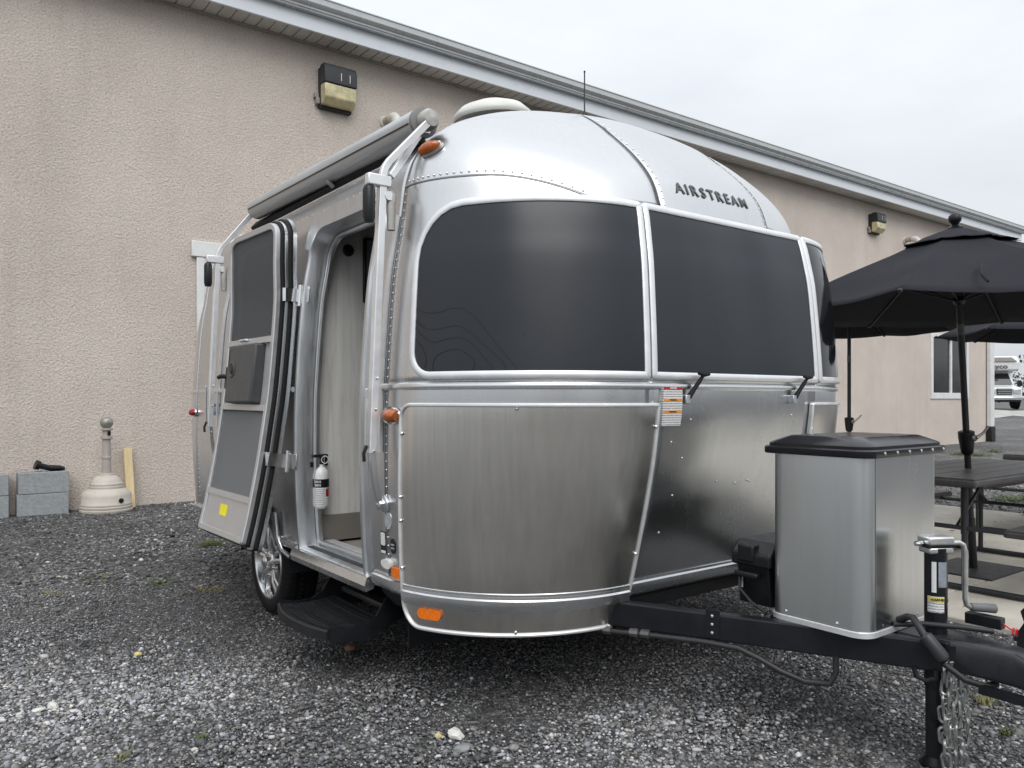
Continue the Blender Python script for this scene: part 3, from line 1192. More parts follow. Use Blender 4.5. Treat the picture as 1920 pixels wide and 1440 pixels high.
shell_panel('dome_panel', lambda z, w, ay: lin(0.0, pdx_row(-SEAMX, z, w), 34), 1.96, 2.6, .004, ALU, zmap=dome_zmap)
shell_panel('front_panel', lin(1, 2, 12), .44, BZ, .003, POL)
shell_panel('front_panel', lin(1, 2, 12), BZ, 1.93, .003, ALU)
shell_panel('front_panel', lambda z, w, ay: [pdx_row(d_, z, w) for d_ in lin(-SEAMX - .004, SEAMX + .004, 24)], 1.90, 2.6, .0065, ALU)
shell_panel('corner_panel', lin(2, 3, 30), .44, BZ, .0015, ALU)
shell_panel('corner_panel', lin(2, 3, 30), BZ, 2.07, .0015, ALU)
shell_panel('dome_panel', lambda z, w, ay: lin(pdx_row(SEAMX, z, w), 3.0, 34), 1.96, 2.6, .004, ALU, zmap=dome_zmap)
for a_, b_ in ((4, 5), (5, 6), (6, 7)):
    shell_panel('rear_panel', lin(a_, b_, 26), .44, 2.6, .0015 if a_ != 5 else .004, ALU)


def strip(ps_z, prof_, closed=False, off=0.0):
    pts = [S(p, z, off) for p, z in ps_z]
    ups = [P_n(p, z) for p, z in ps_z]
    return pts, ups, prof_, closed


def surf_sweep(name, pz, prof_, material, parent, closed=False, off=0.0, angle=40, guard=False):
    pts = [S(p, z, off, guard) for p, z in pz]
    ups = [P_n(p, z, guard) for p, z in pz]
    return MB().sweep(pts, ups, prof_, closed).build(name, material, parent, angle=angle)


def flat(w, t, o=0.0): return [(-w / 2, o), (-w / 2, o + t * .7), (-w / 2 + t * .3, o + t), (w / 2 - t * .3, o + t), (w / 2, o + t * .7), (w / 2, o)]


def rib(w, t, o=0.0):
    return [(-w / 2, o), (-w / 2, o + t * .35), (-w * .36, o + t * .45), (-w * .30, o + t * .9), (-w * .12, o + t), (w * .12, o + t), (w * .30, o + t * .9), (w * .36, o + t * .45), (w / 2, o + t * .35), (w / 2, o)]


def rr_pz(p0, p1, z0, z1, kp, rad, n=7):
    """rounded rectangle outline in (p, z); rad = bl, br, tr, tl"""
    out = []
    cs = [(p0, z0, 1, 1, 180), (p1, z0, -1, 1, 270), (p1, z1, -1, -1, 0), (p0, z1, 1, -1, 90)]
    for (cp, cz_, sx, sz, a0), r_ in zip(cs, rad):
        r_ = max(r_, .002)
        for k in range(n):
            a = R(a0 + 90 * k / (n - 1))
            out.append((cp + (sx * r_ + r_ * math.cos(a)) / kp, cz_ + sz * r_ + r_ * math.sin(a)))
    return out


def densify(pz, step_p=.03, step_z=.04, closed=True):
    out = []
    n = len(pz)
    for i in range(n if closed else n - 1):
        a, b = pz[i], pz[(i + 1) % n]
        k = max(1, int(max(abs(b[0] - a[0]) / step_p, abs(b[1] - a[1]) / step_z)))
        for j in range(k):
            out.append((a[0] + (b[0] - a[0]) * j / k, a[1] + (b[1] - a[1]) * j / k))
    if not closed: out.append(pz[-1])
    return out


def rr_limits(z, p0, p1, z0, z1, kp, rad):
    bl, br, tr, tl = rad
    a, b = p0, p1
    if z < z0 + bl: a = p0 + (bl - math.sqrt(max(0, bl * bl - (z0 + bl - z) ** 2))) / kp
    if z > z1 - tl: a = p0 + (tl - math.sqrt(max(0, tl * tl - (z - z1 + tl) ** 2))) / kp
    if z < z0 + br: b = p1 - (br - math.sqrt(max(0, br * br - (z0 + br - z) ** 2))) / kp
    if z > z1 - tr: b = p1 - (tr - math.sqrt(max(0, tr * tr - (z - z1 + tr) ** 2))) / kp
    return a, b


def patch(name, p0, p1, z0, z1, kp, rad, off, material, parent, nu=36, nv=30, back=0.0, guard=False):
    zs = sorted(set(lin(z0, z1, nv) + [z0 + r_ * (1 - math.cos(t)) for r_ in rad[:2] if r_ > .01 for t in lin(0, math.pi / 2, 6)] + [z1 - r_ * (1 - math.cos(t)) for r_ in rad[2:] if r_ > .01 for t in lin(0, math.pi / 2, 6)]))
    rows_, brow = [], []
    for z in zs:
        a, b = rr_limits(z, p0, p1, z0, z1, kp, rad)
        rows_.append([S(a + (b - a) * k / nu, z, off, guard) for k in range(nu + 1)])
        brow.append([S(a + (b - a) * k / nu, z, back, guard) for k in range(nu + 1)])
    m = MB().grid(rows_)
    n, mm = nu + 1, len(rows_)
    # rim back to the skin
    for i in range(mm - 1):
        for j in (0, nu):
            m.add([rows_[i][j], rows_[i + 1][j], brow[i + 1][j], brow[i][j]], [(0, 1, 2, 3)])
    for j in range(nu):
        for i in (0, mm - 1):
            m.add([rows_[i][j], rows_[i][j + 1], brow[i][j + 1], brow[i][j]], [(0, 1, 2, 3)])
    return m.build(name, material, parent, angle=50)


# --- tinted front windows with bright frames
WZ0, WZ1 = 1.285, 1.918
deep = lambda w_, t: [(-w_ / 2, -.075), (-w_ / 2, t * .8), (-w_ / 2 + .006, t), (w_ / 2 - .006, t), (w_ / 2, t * .8), (w_ / 2, -.075)]
wl = patch('tinted_window', .155, .983, WZ0, WZ1, 1.155, (.09, .004, .004, .2), .014, TINT, TR, back=-.01, guard=True)
surf_sweep('frame', densify(rr_pz(.155, .983, WZ0, WZ1, 1.155, (.09, .004, .004, .2))), deep(.028, .022), TRIMW, wl, True, guard=True)
wc = patch('tinted_window', 1.015, 1.985, WZ0, WZ1, 1.08, (.004,) * 4, .016, TINT, TR, back=-.01, guard=True)
surf_sweep('frame', densify(rr_pz(1.015, 1.985, WZ0, WZ1, 1.08, (.004,) * 4)), deep(.028, .024), TRIMW, wc, True, guard=True)
wr = patch('tinted_window', 2.017, 2.845, WZ0, WZ1, 1.155, (.004, .09, .2, .004), .014, TINT2, TR, back=-.01, guard=True)
surf_sweep('frame', densify(rr_pz(2.017, 2.845, WZ0, WZ1, 1.155, (.004, .09, .2, .004))), deep(.028, .022), TRIMW, wr, True, guard=True)
# contour-line graphic on the left pane
GRAPH = mat('graphic_line', (0.006, 0.007, 0.009), 0.5, 0, 0.1, 10)
k2 = lambda px, py: (None)


def pane_px(px, py, off=.0145):
    """where the pixel ray meets the left pane: solve p, z on the surface"""
    best = (0.3, 1.4)
    lo, hi = .14, .99
    for it in range(40):
        mid = (lo + hi) / 2
        z = best[1]
        for _ in range(3):
            q = S(mid, z, off, True)
            d = q.x * FW.x + q.y * FW.y
            z = CH + (HY - py) / F * d
            z = min(max(z, WZ0 + .003), WZ1 - .003)
        q = S(mid, z, off, True)
        d = q.x * FW.x + q.y * FW.y
        u = CX + F * (q.x * RT.x + q.y * RT.y) / d
        best = (mid, z)
        if u < px: lo = mid
        else: hi = mid
    return best


def smooth_px(pts, n=8):
    c = [np.array(p, float) for p in pts]
    out = []
    for i in range(len(c) - 1):
        p0, p1, p2, p3 = c[max(i - 1, 0)], c[i], c[i + 1], c[min(i + 2, len(c) - 1)]
        for k in range(n):
            t = k / n
            out.append(0.5 * ((2 * p1) + (-p0 + p2) * t + (2 * p0 - 5 * p1 + 4 * p2 - p3) * t * t + (-p0 + 3 * p1 - 3 * p2 + p3) * t ** 3))
    out.append(c[-1])
    return out


for ln in ([(778, 578), (800, 587), (822, 586), (850, 578), (872, 581), (893, 597), (915, 625), (945, 662), (966, 686), (970, 697)],
           [(776, 598), (797, 615), (816, 618), (840, 613), (862, 612), (885, 627), (915, 653), (940, 676), (948, 690), (944, 700)],
           [(774, 610), (795, 633), (814, 642), (838, 636), (862, 633), (885, 645), (905, 667), (920, 684), (921, 694), (915, 700)],
           [(773, 630), (790, 650), (799, 672), (796, 690)],
           [(815, 700), (811, 688), (818, 669), (838, 658), (860, 656), (880, 667), (890, 680), (887, 692), (878, 700)]):
    pz = [pane_px(a, b) for a, b in smooth_px(ln)]
    surf_sweep('contour_line', pz, [(-.0018, .0135), (-.0018, .0149), (.0018, .0149), (.0018, .0135)], GRAPH, wl, guard=True)

# --- belt rail and lower moulding
belt_front = [(p, BZ) for p in lin(y2p(2.88), 3.6, 150)]
surf_sweep('belt_rail', belt_front, rib(.026, .014), TRIM, TR)
surf_sweep('belt_rail', [(p, BZ) for p in lin(-1, y2p(3.72), 20)], rib(.026, .014), TRIM, TR)
surf_sweep('belt_rail', [(p, BZ) for p in lin(6.0, 7.0, 30)], rib(.026, .014), TRIM, TR)
LZ = .478
surf_sweep('lower_moulding', [(p, LZ) for p in lin(y2p(2.87), 3.6, 150)], rib(.06, .02), TRIM, TR)
surf_sweep('lower_moulding', [(p, LZ) for p in lin(y2p(3.98), y2p(3.72), 10)], rib(.05, .018), TRIM, TR)
surf_sweep('lower_moulding', [(p, LZ) for p in lin(-1, y2p(AC + AR + .0), 16)], rib(.05, .018), TRIM, TR)
surf_sweep('lower_moulding', [(p, LZ) for p in lin(5.0, 7.0, 40)], rib(.05, .018), TRIM, TR)

# --- stainless corner guards with their own moulding and trim bead
GZ0, GZ1 = .338, 1.178


def guard(p0, p1, rad, kp=1.155):
    g_ = patch('corner_guard', p0, p1, GZ0, GZ1, kp, rad, .014, STEEL, TR, nu=56, nv=36, back=.004)
    path = densify(rr_pz(p0, p1, GZ0, GZ1, kp, rad, 9))
    surf_sweep('edge_bead', path, [(-.007, .004), (-.007, .018), (-.003, .022), (.003, .022), (.007, .018), (.007, .004)], TRIMW, g_, True)
    surf_sweep('guard_moulding', [(p, LZ - .022) for p in lin(p0 + .008, p1 - .008, 60)], rib(.062, .018, .014), TRIM, g_)
    for (pp, zz) in [(p0 + .42, GZ1 - .012), (p0 + .008, 1.07), (p0 + .008, .56), (p1 - .008, 1.10), (p0 + .48, GZ0 + .012), (p1 - .01, .62), (p0 + .006, .83), (p0 + .006, .74)]:
        q, n_ = S(pp, zz, .016), P_n(pp, zz)
        MB().lathe([(.007, 0), (.007, .003), (.004, .0075), (0, .0085)], q, n_, 10).build('screw', CHROME, g_)
    return g_


gd = guard(.112, 1.036, (.10, .09, .004, .05))
gr_ = guard(1.964, 2.888, (.09, .10, .05, .004))

# --- rivets
rv = MB()


def rivet(p, z, r_=.0045, off=.002):
    q, n_ = S(p, z, off), P_n(p, z)
    rv.lathe([(r_, 0), (r_ * .85, r_ * .45), (r_ * .4, r_ * .75), (0, r_ * .8)], q, n_, 7)


for k in range(46): rivet(.012 + .0, .56 + k * .033, .0038)
for k in range(23): rivet(.03 + k * .0268, zseam(.03 + k * .0268) + .016, .0055, .005)
for k in range(16): rivet(p_dx(-SEAMX + .014, 1.96 + k * .029), 1.96 + k * .029, .0048, .0085)
for k in range(14): rivet(p_dx(SEAMX - .014, 1.96 + k * .029), 1.96 + k * .029, .0036, .0085)
for k in range(18): rivet(1.015, .56 + k * .037, .0035, .004)
for (px, py) in [(1281, 786), (1273, 858), (1266, 929), (1254, 1001), (1467, 778), (1249, 828), (1402, 900), (1407, 902), (1453, 860), (1345, 902), (1380, 905)]:
    q = at(px, py, Y=2.03)
    xx = q.x
    rivet(1 + (xx - (CXT - .53)) / 1.06, q.z, .0045, .004)
for k in range(26): rivet(y2p(2.8) - k * .025, 2.12, .003)
for k in range(50): rivet(-.985, .56 + k * .03, .0035)
o = rv.build('rivets', TRIM, TR)
o['kind'] = 'stuff'
# seam shadow lines between the dome segments
surf_sweep('dome_seam', [(p, zseam(p) - .001) for p in lin(.0, .66, 40)], [(-.0014, .001), (-.0014, .0043), (.0014, .0043), (.0014, .001)], SEAM, TR)
surf_sweep('dome_seam', [(p_dx(-SEAMX - .006, z), z) for z in lin(1.93, 2.44, 30)], [(-.001, .001), (-.001, .0068), (.001, .0068), (.001, .001)], SEAM, TR)
surf_sweep('dome_seam', [(p_dx(SEAMX + .006, z), z) for z in lin(1.93, 2.44, 30)], [(-.0012, .001), (-.0012, .0075), (.0012, .0075), (.0012, .001)], SEAM, TR)
surf_sweep('cap_seam', [(.001, z) for z in lin(.5, 2.42, 50)], [(-.0016, 0), (-.0016, .003), (.0016, .003), (.0016, 0)], SEAM, TR)

# --- maker's name over the front window
LET = mat('letter_grey', (0.10, 0.105, 0.11), 0.45, 0.3, 0.1, 40)
word = 'AIRSTREAM'
wid = {'A': 1.0, 'I': .5, 'R': .98, 'S': .94, 'T': .92, 'E': .88, 'M': 1.32}
tot = sum(wid[c] for c in word)
acc = 0
for c in word:
    X_ = 2.402 + (acc + wid[c] / 2) / tot * .475
    acc += wid[c]
    zz = 2.045
    pp = p_dx(X_ - CXT, zz)
    n_ = P_n(pp, zz)
    q = S(pp, zz, .0085)
    xd = (S(pp + .02, zz) - S(pp - .02, zz)).normalized()
    place_text('letter', c, .072, q, xd, n_.cross(xd), LET, TR, .0012, .0004 if c == 'M' else .0012, 1.0 if c == 'M' else .94)

# --- lamps and reflectors on the skin


def bullet_lamp(name, p, z, along, material, s=1.0):
    q, n_ = S(p, z, .004), P_n(p, z)
    T = Vector(along)
    T = (T - n_ * T.dot(n_)).normalized()
    B = n_.cross(T)
    L, W_, H_ = .062 * s, .034 * s, .045 * s
    m = MB()
    rings = []
    for i in range(9):
        t = i / 8
        x_ = -L + 2 * L * t
        k_ = math.sqrt(max(0, 1 - max(0, (t - .30) / .70) ** 2)) * (0.72 + .28 * min(1, t / .3)) if t > 0 else .72
        k_ = max(k_, .03)
        rings.append([q + T * x_ + B * W_ * k_ * math.cos(a) + n_ * (.008 + H_ * k_ * math.sin(a)) for a in [math.pi * j / 10 for j in range(11)]])
    m.grid(rings)
    m.add(rings[0], [tuple(range(11))])
    o_ = m.build(name, material, TR)
    m = MB()
    ol = [q + T * L * 1.12 * math.cos(a) + B * W_ * 1.2 * math.sin(a) for a in [2 * math.pi * j / 24 for j in range(24)]]
    m.add(ol + [v + n_ * .012 for v in ol], [tuple(range(24))[::-1], tuple(range(24, 48))] + [(i, (i + 1) % 24, 24 + (i + 1) % 24, 24 + i) for i in range(24)])
    m.build('lamp_base', CHROME, o_)
    return o_


def surf_px(px, py, p_lo=0.0, p_hi=1.0, off=0.0):
    lo, hi, z = p_lo, p_hi, 1.2
    for it in range(40):
        mid = (lo + hi) / 2
        for _ in range(5):
            q = S(mid, z, off)
            z = min(max(CH + (HY - py) / F * (q.x * FW.x + q.y * FW.y), .34), 2.45)
        q = S(mid, z, off)
        u = CX + F * (q.x * RT.x + q.y * RT.y) / (q.x * FW.x + q.y * FW.y)
        if u < px: lo = mid
        else: hi = mid
    return mid, z


pz = surf_px(812, 283, -.1, .9)
bullet_lamp('marker_lamp', pz[0], pz[1], S(pz[0] + .05, pz[1]) - S(pz[0], pz[1]) + Vector((0, 0, .02)), AMBER, .76)['label'] = 'amber marker lamp at the roof corner'
pz = surf_px(738, 779, -.2, .4)
bullet_lamp('marker_lamp', pz[0], pz[1], (0, 1, .02), AMBER, .85)['label'] = 'amber bullet lamp at the guard corner'
bullet_lamp('marker_lamp', 7 - .02, 1.11, (0, -.3, 0), REDL, .7)['label'] = 'red rear side marker lamp'
# orange reflectors
a, b = surf_px(738, 1062, -.3, .4), surf_px(767, 1090, -.3, .5)
patch('reflector', a[0], b[0] + .004, b[1] + .004, a[1], 1.155, (.012, .004, .004, .012), .012, ORANGE, TR, 8, 4)
a, b = surf_px(785, 1136, .05, .6, .014), surf_px(829, 1168, .05, .6, .014)
patch('reflector', a[0], b[0], b[1] + .012, a[1], 1.155, (.024,) * 4, .026, ORANGE, gd, 16, 8, back=.01)
# stickers
STW = mat('sticker_white', (.72, .73, .73), .45, 0, .05, 30)
STS = mat('sticker_silver', (.55, .58, .60), .35, .5, .08, 30)
STB = mat('sticker_black', (.015, .015, .017), .4, 0, .1, 30)


def sticker(px, py, w, h, material, rad=.004, off=.004, parent=None, name='sticker', p_hi=.5):
    p, z = surf_px(px, py, -.3, p_hi)
    kp = 1.155 if p > 0 else 2.67
    return patch(name, p - w / 2 / kp, p + w / 2 / kp, z - h / 2, z + h / 2, kp, (rad,) * 4, off, material, parent or TR, 10, 10), p, z


sticker(729, 976, .052, .066, STS, .0255)
sticker(720, 1017, .044, .09, STB, .006)
sticker(720, 1010, .034, .05, STW, .004, .006)
sticker(721, 1034, .034, .010, STW, .002, .006)
sticker(738, 1024, .040, .060, STB, .0195)
for dz in (-.008, .006):
    p, z = surf_px(738, 1024, -.3, .5)
    patch('sticker_print', p - .011, p + .011, z + dz - .003, z + dz + .003, 1.155, (.001,) * 4, .006, STS, TR, 4, 2)
m = MB()
p, z = surf_px(731, 1056, -.3, .5)
o, _, _ = sticker(732, 1056, .062, .036, WHITE, .017, .02, name='sensor_cap')
# warning label under the belt rail
RED = mat('print_red', (.42, .012, .02), .45)
ORG = mat('print_orange', (.78, .30, .03), .45)


def print_mat():
    q = NT('fine_print')
    v = q.coord((1, 1, 1))
    w_ = q.n('ShaderNodeTexWave', wave_type='BANDS', bands_direction='Z', Scale=36.0)
    q.l(v, w_.inputs['Vector'])
    nz = q.n('ShaderNodeTexNoise', Scale=260.0, Detail=1.0)
    q.l(v, nz.inputs['Vector'])
    ml = q.n('ShaderNodeMath', operation='MULTIPLY')
    q.l(w_.outputs['Fac'], ml.inputs[0])
    q.l(nz.outputs[0], ml.inputs[1])
    q.l(q.ramp(ml.outputs[0], [(.30, (.70, .71, .71)), (.42, (.22, .22, .23))]), q.b.inputs['Base Color'])
    q.b.inputs['Roughness'].default_value = .45
    return q.m


FP = print_mat()


def fx(px, py):
    q = at(px, py, Y=1.992)
    w_, _ = prof_at(q.z)
    a_ = .54 * w_ / HW
    return 1 + (q.x - (CXT - a_)) / (2 * a_), q.z


(pa, za), (pb, zb) = fx(1232, 725), fx(1268, 796)
lab = patch('warning_label', pa, pb, zb, za, 1.08, (.002,) * 4, .0235, FP, TR, 4, 4)
hgt = za - zb
for f0, f1, mt, tx in ((.0, .075, RED, 'DANGER'), (.30, .37, ORG, 'WARNING'), (.60, .67, ORG, 'WARNING')):
    z1_, z0_ = za - hgt * f0 - .001, za - hgt * f1
    o = patch('label_heading', pa + .002, pb - .002, z0_, z1_, 1.08, (.001,) * 4, .0245, mt, lab, 4, 2, back=.022)
    pm = (pa + pb) / 2
    place_text('heading_print', tx, (z1_ - z0_) * .8, S(pm, (z0_ + z1_) / 2, .025), (1, 0, 0), (0, 0, 1), WHITE if mt is RED else STB, lab, .0002, .0003, 1.15)

# --- T-shaped rubber latches under the front window
for (px, py) in ((1300, 716), (1496, 719)):
    p, z = fx(px, py)
    z = 1.275
    l_ = MB()
    top = S(p, 1.288, .045)
    bot = S(p - .055, 1.205, .02)
    l_.tube([top, top.lerp(bot, .3), top.lerp(bot, .6), bot], [.006, .009, .009, .012], 8)
    l_.tube([top + Vector((-.032, -.004, .006)), top + Vector((0, -.002, .002)), top + Vector((.03, -.004, .004))], [.006, .009, .006], 8)
    lt_ = l_.build('rubber_latch', RUBBER, TR)
    m = MB().box(bot + Vector((-.012, .004, -.006)), (.026, .03, .034))
    m.build('latch_keeper', SATIN, lt_, bevel=.003)

# --- underside
UNDER = mat('underbelly', (0.012, 0.013, 0.016), 0.6, 0, 0.3, 4, 0.1, 60)
m = MB()
rows_ = []
for z, d_ in ((.46, -.02), (.40, -.04), (.335, -.09)):
    rows_.append([S(p, z, d_) for p in lin(y2p(2.9), 3.9, 90)])
m.grid(rows_)
m.build('underpan', UNDER, TR)
m = MB()
m.box2((1.62, 2.82, .37), (3.72, 5.15, .455))
m.box2((2.12, 2.24, .372), (3.22, 2.82, .453))
m.build('floor_pan', UNDER, TR)
m = MB()
for x in (1.95, 3.39):
    m.box2((x - .03, 2.7, .26), (x + .03, 5.7, .369))
m.build('chassis_rail', BLACKS, TR)
m = MB()
m.box2((1.72, 4.26, .25), (3.62, 4.34, .33))
m.build('axle', BLACKS, TR)

# --- wheels and arches


def wheel(xo, sgn, Yw=4.30):
    """outer face at x = xo, sgn = -1 faces the door side"""
    tr = .298
    ax = Vector((sgn, 0, 0))
    c = Vector((xo - sgn * .205, Yw, tr - .004))
    m = MB()
    rp = [(.20, .0), (.235, -.002), (.27, .012), (.292, .03), (.298, .05), (.298, .085), (.290, .088), (.290, .096), (.298, .099), (.298, .125), (.290, .128), (.290, .136), (.298, .139), (.297, .168), (.290, .186), (.268, .200), (.24, .205), (.212, .198), (.203, .19), (.203, 0.0)]
    m.lathe(rp, c, ax, 56)
    ty = m.build('tyre', RUBBER, TR)
    # tread blocks: dark cuts across the shoulder
    rim = MB()
    rim.lathe([(.204, .02), (.204, .186), (.210, .196), (.205, .203), (.196, .202), (.188, .19), (.18, .13), (.178, .05)], c, ax, 48)
    # dish behind the spokes
    wm = rim.build('wheel_rim', mat('alloy_lip', (.66, .67, .68), .24, 1.0, .05, 20), ty, angle=50)
    d = MB()
    d.lathe([(.178, .06), (.05, .06)], c, ax, 40)
    d.build('brake_drum', BLACKS, ty)
    sp = MB()
    u, v = Vector((0, 1, 0)), Vector((0, 0, 1))
    for k in range(5):
        for da in (-.16, .16):
            a0 = 2 * math.pi * k / 5 + .3
            a1 = a0 + da
            i_ = c + ax * .175 + (u * math.cos(a0 + da * .8) + v * math.sin(a0 + da * .8)) * .045
            o_ = c + ax * .178 + (u * math.cos(a1) + v * math.sin(a1)) * .19
            mid = c + ax * .188 + (u * math.cos(a1) + v * math.sin(a1)) * .12
            sp.sweep([i_, mid, o_], ax, [(-.017, -.02), (-.014, .004), (-.006, .009), (.006, .009), (.014, .004), (.017, -.02)])
    sp.build('spokes', mat('alloy', (.72, .73, .74), .22, .9, .05, 20), ty, angle=45)
    hb = MB()
    hb.lathe([(.062, .15), (.06, .185), (.05, .192), (.036, .194), (.034, .215), (.02, .224), (0, .226)], c, ax, 28)
    hb.build('hub_cap', CHROME, ty)
    for k in range(5):
        a0 = 2 * math.pi * k / 5 + .3 + math.pi / 5
        q = c + ax * .18 + (u * math.cos(a0) + v * math.sin(a0)) * .072
        MB().lathe([(.011, -.02), (.011, .014), (.006, .02), (0, .021)], q, ax, 8).build('wheel_nut', CHROME, ty)
    tb = MB()
    for k in range(64):
        a0 = 2 * math.pi * k / 64
        for (h0, h1, sk) in ((.155, .192, .02), (.103, .122, -.02)):
            e1 = c + ax * h0 + (u * math.cos(a0) + v * math.sin(a0)) * .2975
            rr_ = .2975 if h1 < .15 else .284
            e2 = c + ax * h1 + (u * math.cos(a0 + sk) + v * math.sin(a0 + sk)) * rr_
            tb.tube([e1, e2], .0022, 4)
    tb.build('tread_sipes', mat('tread_dirt', (.045, .043, .04), .9, 0, .2, 40), ty)
    return ty


wheel(1.515, -1)
wheel(3.825, 1)
m = MB()
pts, ups = [], []
for k in range(41):
    a = math.pi * k / 40
    y, z = AC + AR * math.cos(a), AZ + AR * math.sin(a)
    z = max(z, .44)
    pts.append(S(y2p(y), z, 0))
    ups.append(P_n(y2p(y), z))
m.sweep(pts, ups, [(-.022, -.01), (-.022, .012), (-.008, .03), (.01, .032), (.022, .018), (.022, -.01)])
m.build('wheel_arch_trim', TRIM, TR)
m = MB()
rows_ = []
for x in (1.5, 1.85):
    rows_.append([(x, AC + (AR + .01) * math.cos(math.pi * k / 24), AZ + (AR + .01) * math.sin(math.pi * k / 24)) for k in range(25)])
m.grid(rows_)
m.add([(1.85, AC + (AR + .01) * math.cos(math.pi * k / 24), AZ + (AR + .01) * math.sin(math.pi * k / 24)) for k in range(25)], [tuple(range(25))])
m.build('wheel_well', UNDER, TR)
# mudguard lip in front of the wheel
m = MB()
p1 = S(y2p(3.93), .46, .01)
m.tube([S(y2p(3.93), .62, .02), S(y2p(3.925), .50, .022), S(y2p(3.90), .43, .01), S(y2p(3.84), .40, -.01)], .014, 10)
m.build('arch_return', TRIM, TR)

# --- door frame


def rr2(y0, y1, z0, z1, rt, rb, n=9):
    """outline: up the rear edge (y1), over the top, down the front edge, back along the bottom"""
    out = []
    for (cy, cz_, r_, a0) in ((y1, z0, rb, -90), (y1, z1, rt, 0), (y0, z1, rt, 90), (y0, z0, rb, 180)):
        sy = -1 if cy == y1 else 1
        sz = 1 if cz_ == z0 else -1
        for k in range(n):
            a = R(a0 + 90 * k / (n - 1))
            out.append((cy + sy * r_ + r_ * math.cos(a), cz_ + sz * r_ + r_ * math.sin(a)))
    return out


def dens2(pts, step=.05):
    out = []
    n = len(pts)
    for i in range(n):
        a, b = pts[i], pts[(i + 1) % n]
        k = max(1, int(math.hypot(b[0] - a[0], b[1] - a[1]) / step))
        for j in range(k): out.append((a[0] + (b[0] - a[0]) * j / k, a[1] + (b[1] - a[1]) * j / k))
    return out


ol = dens2(rr2(DY0 + .012, DY1 - .012, DZ0 + .008, DZ1 - .012, .13, .004))
fr_pts = [S(y2p(y), z, 0) for y, z in ol]
fr_ups = [P_n(y2p(y), z) for y, z in ol]
m = MB().sweep(fr_pts, fr_ups, [(-.05, -.002), (-.05, .006), (-.02, .010), (-.016, .020), (.002, .020), (.006, .008), (.008, -.075), (.022, -.080), (.022, -.095), (-.03, -.095), (-.03, -.002)], True)
dfr = m.build('door_frame', SATIN, TR, angle=30)
# inner bead
m = MB().sweep(fr_pts, fr_ups, [(.018, -.074), (.018, -.066), (.028, -.066), (.028, -.074)], True)
m.build('frame_bead', TRIMW, dfr)
# wide drip hood over the top of the opening
hood = []
for k in range(13):
    a = R(16 + 74 * k / 12)
    hood.append((DY1 - .15 + .20 * math.cos(a), DZ1 - .15 + .20 * math.sin(a)))
hood += [(3.35, DZ1 + .05), (3.15, DZ1 + .05), (2.98, DZ1 + .05)]
m = MB().sweep([S(y2p(y), z, 0) for y, z in hood], [P_n(y2p(y), z) for y, z in hood], [(-.018, -.002), (-.018, .022), (-.012, .028), (.010, .022), (.03, .014), (.05, .012), (.05, -.002)])
m.build('drip_hood', SATIN, dfr, angle=30)
# sill: outer nosing, grit strip, inner rail
sx = lambda z: CXT - prof_at(z)[0]
m = MB()
m.prism([(-.035, .415), (-.04, .44), (-.03, .474), (.005, .482), (.165, .482), (.165, .468), (.02, .466), (.0, .425)], (sx(.46), DY0 - .03, 0), (1, 0, 0), (0, 0, 1), (0, DY1 - DY0 + .09, 0))
sill = m.build('door_sill', TRIM, TR, angle=25)
m = MB().box2((sx(.46) + .012, DY0 + .03, .4865), (sx(.46) + .066, DY1 - .03, .4895))
m.build('grit_strip', mat('grit', (.05, .055, .06), .85, 0, .2, 90, .4, 300), sill, smooth=False)
m = MB().box2((sx(.46) + .100, DY0 + .015, .4825), (sx(.46) + .155, DY1 - .015, .506))
m.build('sill_rail', TRIMW, sill, bevel=.003)

# --- what shows of the inside
WOODG = NT('grey_wood_panel')
v_ = WOODG.coord((14, 14, .9))
n_1 = WOODG.n('ShaderNodeTexNoise', Scale=2.2, Detail=8.0, Roughness=.62, Distortion=.6)
WOODG.l(v_, n_1.inputs['Vector'])
WOODG.l(WOODG.ramp(n_1.outputs[0], [(.28, (.55, .54, .51)), (.5, (.72, .715, .69)), (.72, (.80, .795, .77))]), WOODG.b.inputs['Base Color'])
WOODG.b.inputs['Roughness'].default_value = .5
poly = [(CXT - prof_at(z)[0] + .055, z) for z in lin(.5, 2.3, 24)] + [(3.2, 2.3), (3.2, .5)]
PY = 3.675
m = MB().prism(poly, (0, PY, 0), (1, 0, 0), (0, 0, 1), (0, .02, 0))
ip = m.build('interior_panel', WOODG.m, TR, smooth=False)
m = MB().box2((sx(.5) + .06, PY - .012, .493), (3.0, PY - .002, .622))
m.build('kick_plate', mat('kick_grey', (.30, .285, .265), .38, .4, .04, 6), ip)
q = at(652, 470, Y=PY)
m = MB().lathe([(.03, 0), (.03, .008), (.024, .012), (0, .010)], (q.x, PY - .001, q.z), (0, -1, 0), 20)
m.build('speaker_grille', BLACKP, ip)
a, b = at(679, 446, Y=PY), at(720, 571, Y=PY)
m = MB().box2((a.x, PY - .022, b.z), (b.x, PY - .001, a.z))
wf = m.build('mirror_frame', BLACKP, ip, bevel=.006)
m = MB().box2((a.x + .014, PY - .024, b.z + .014), (b.x, PY - .0225, a.z - .014))
m.build('mirror', mat('mirror_grey', (.35, .37, .39), .12, .6, .05, 5), wf)
q = at(682, 592, Y=PY)
m = MB().lathe([(.012, 0), (.012, .01), (.02, .02), (.014, .035), (0, .036)], (q.x, PY - .002, q.z), (0, -1, 0), 14)
m.build('door_knob', CHROME, ip)
FLO = NT('vinyl_floor')
v_ = FLO.coord((3, 12, 3))
n_1 = FLO.n('ShaderNodeTexNoise', Scale=2.5, Detail=8.0, Roughness=.65, Distortion=1.2)
FLO.l(v_, n_1.inputs['Vector'])
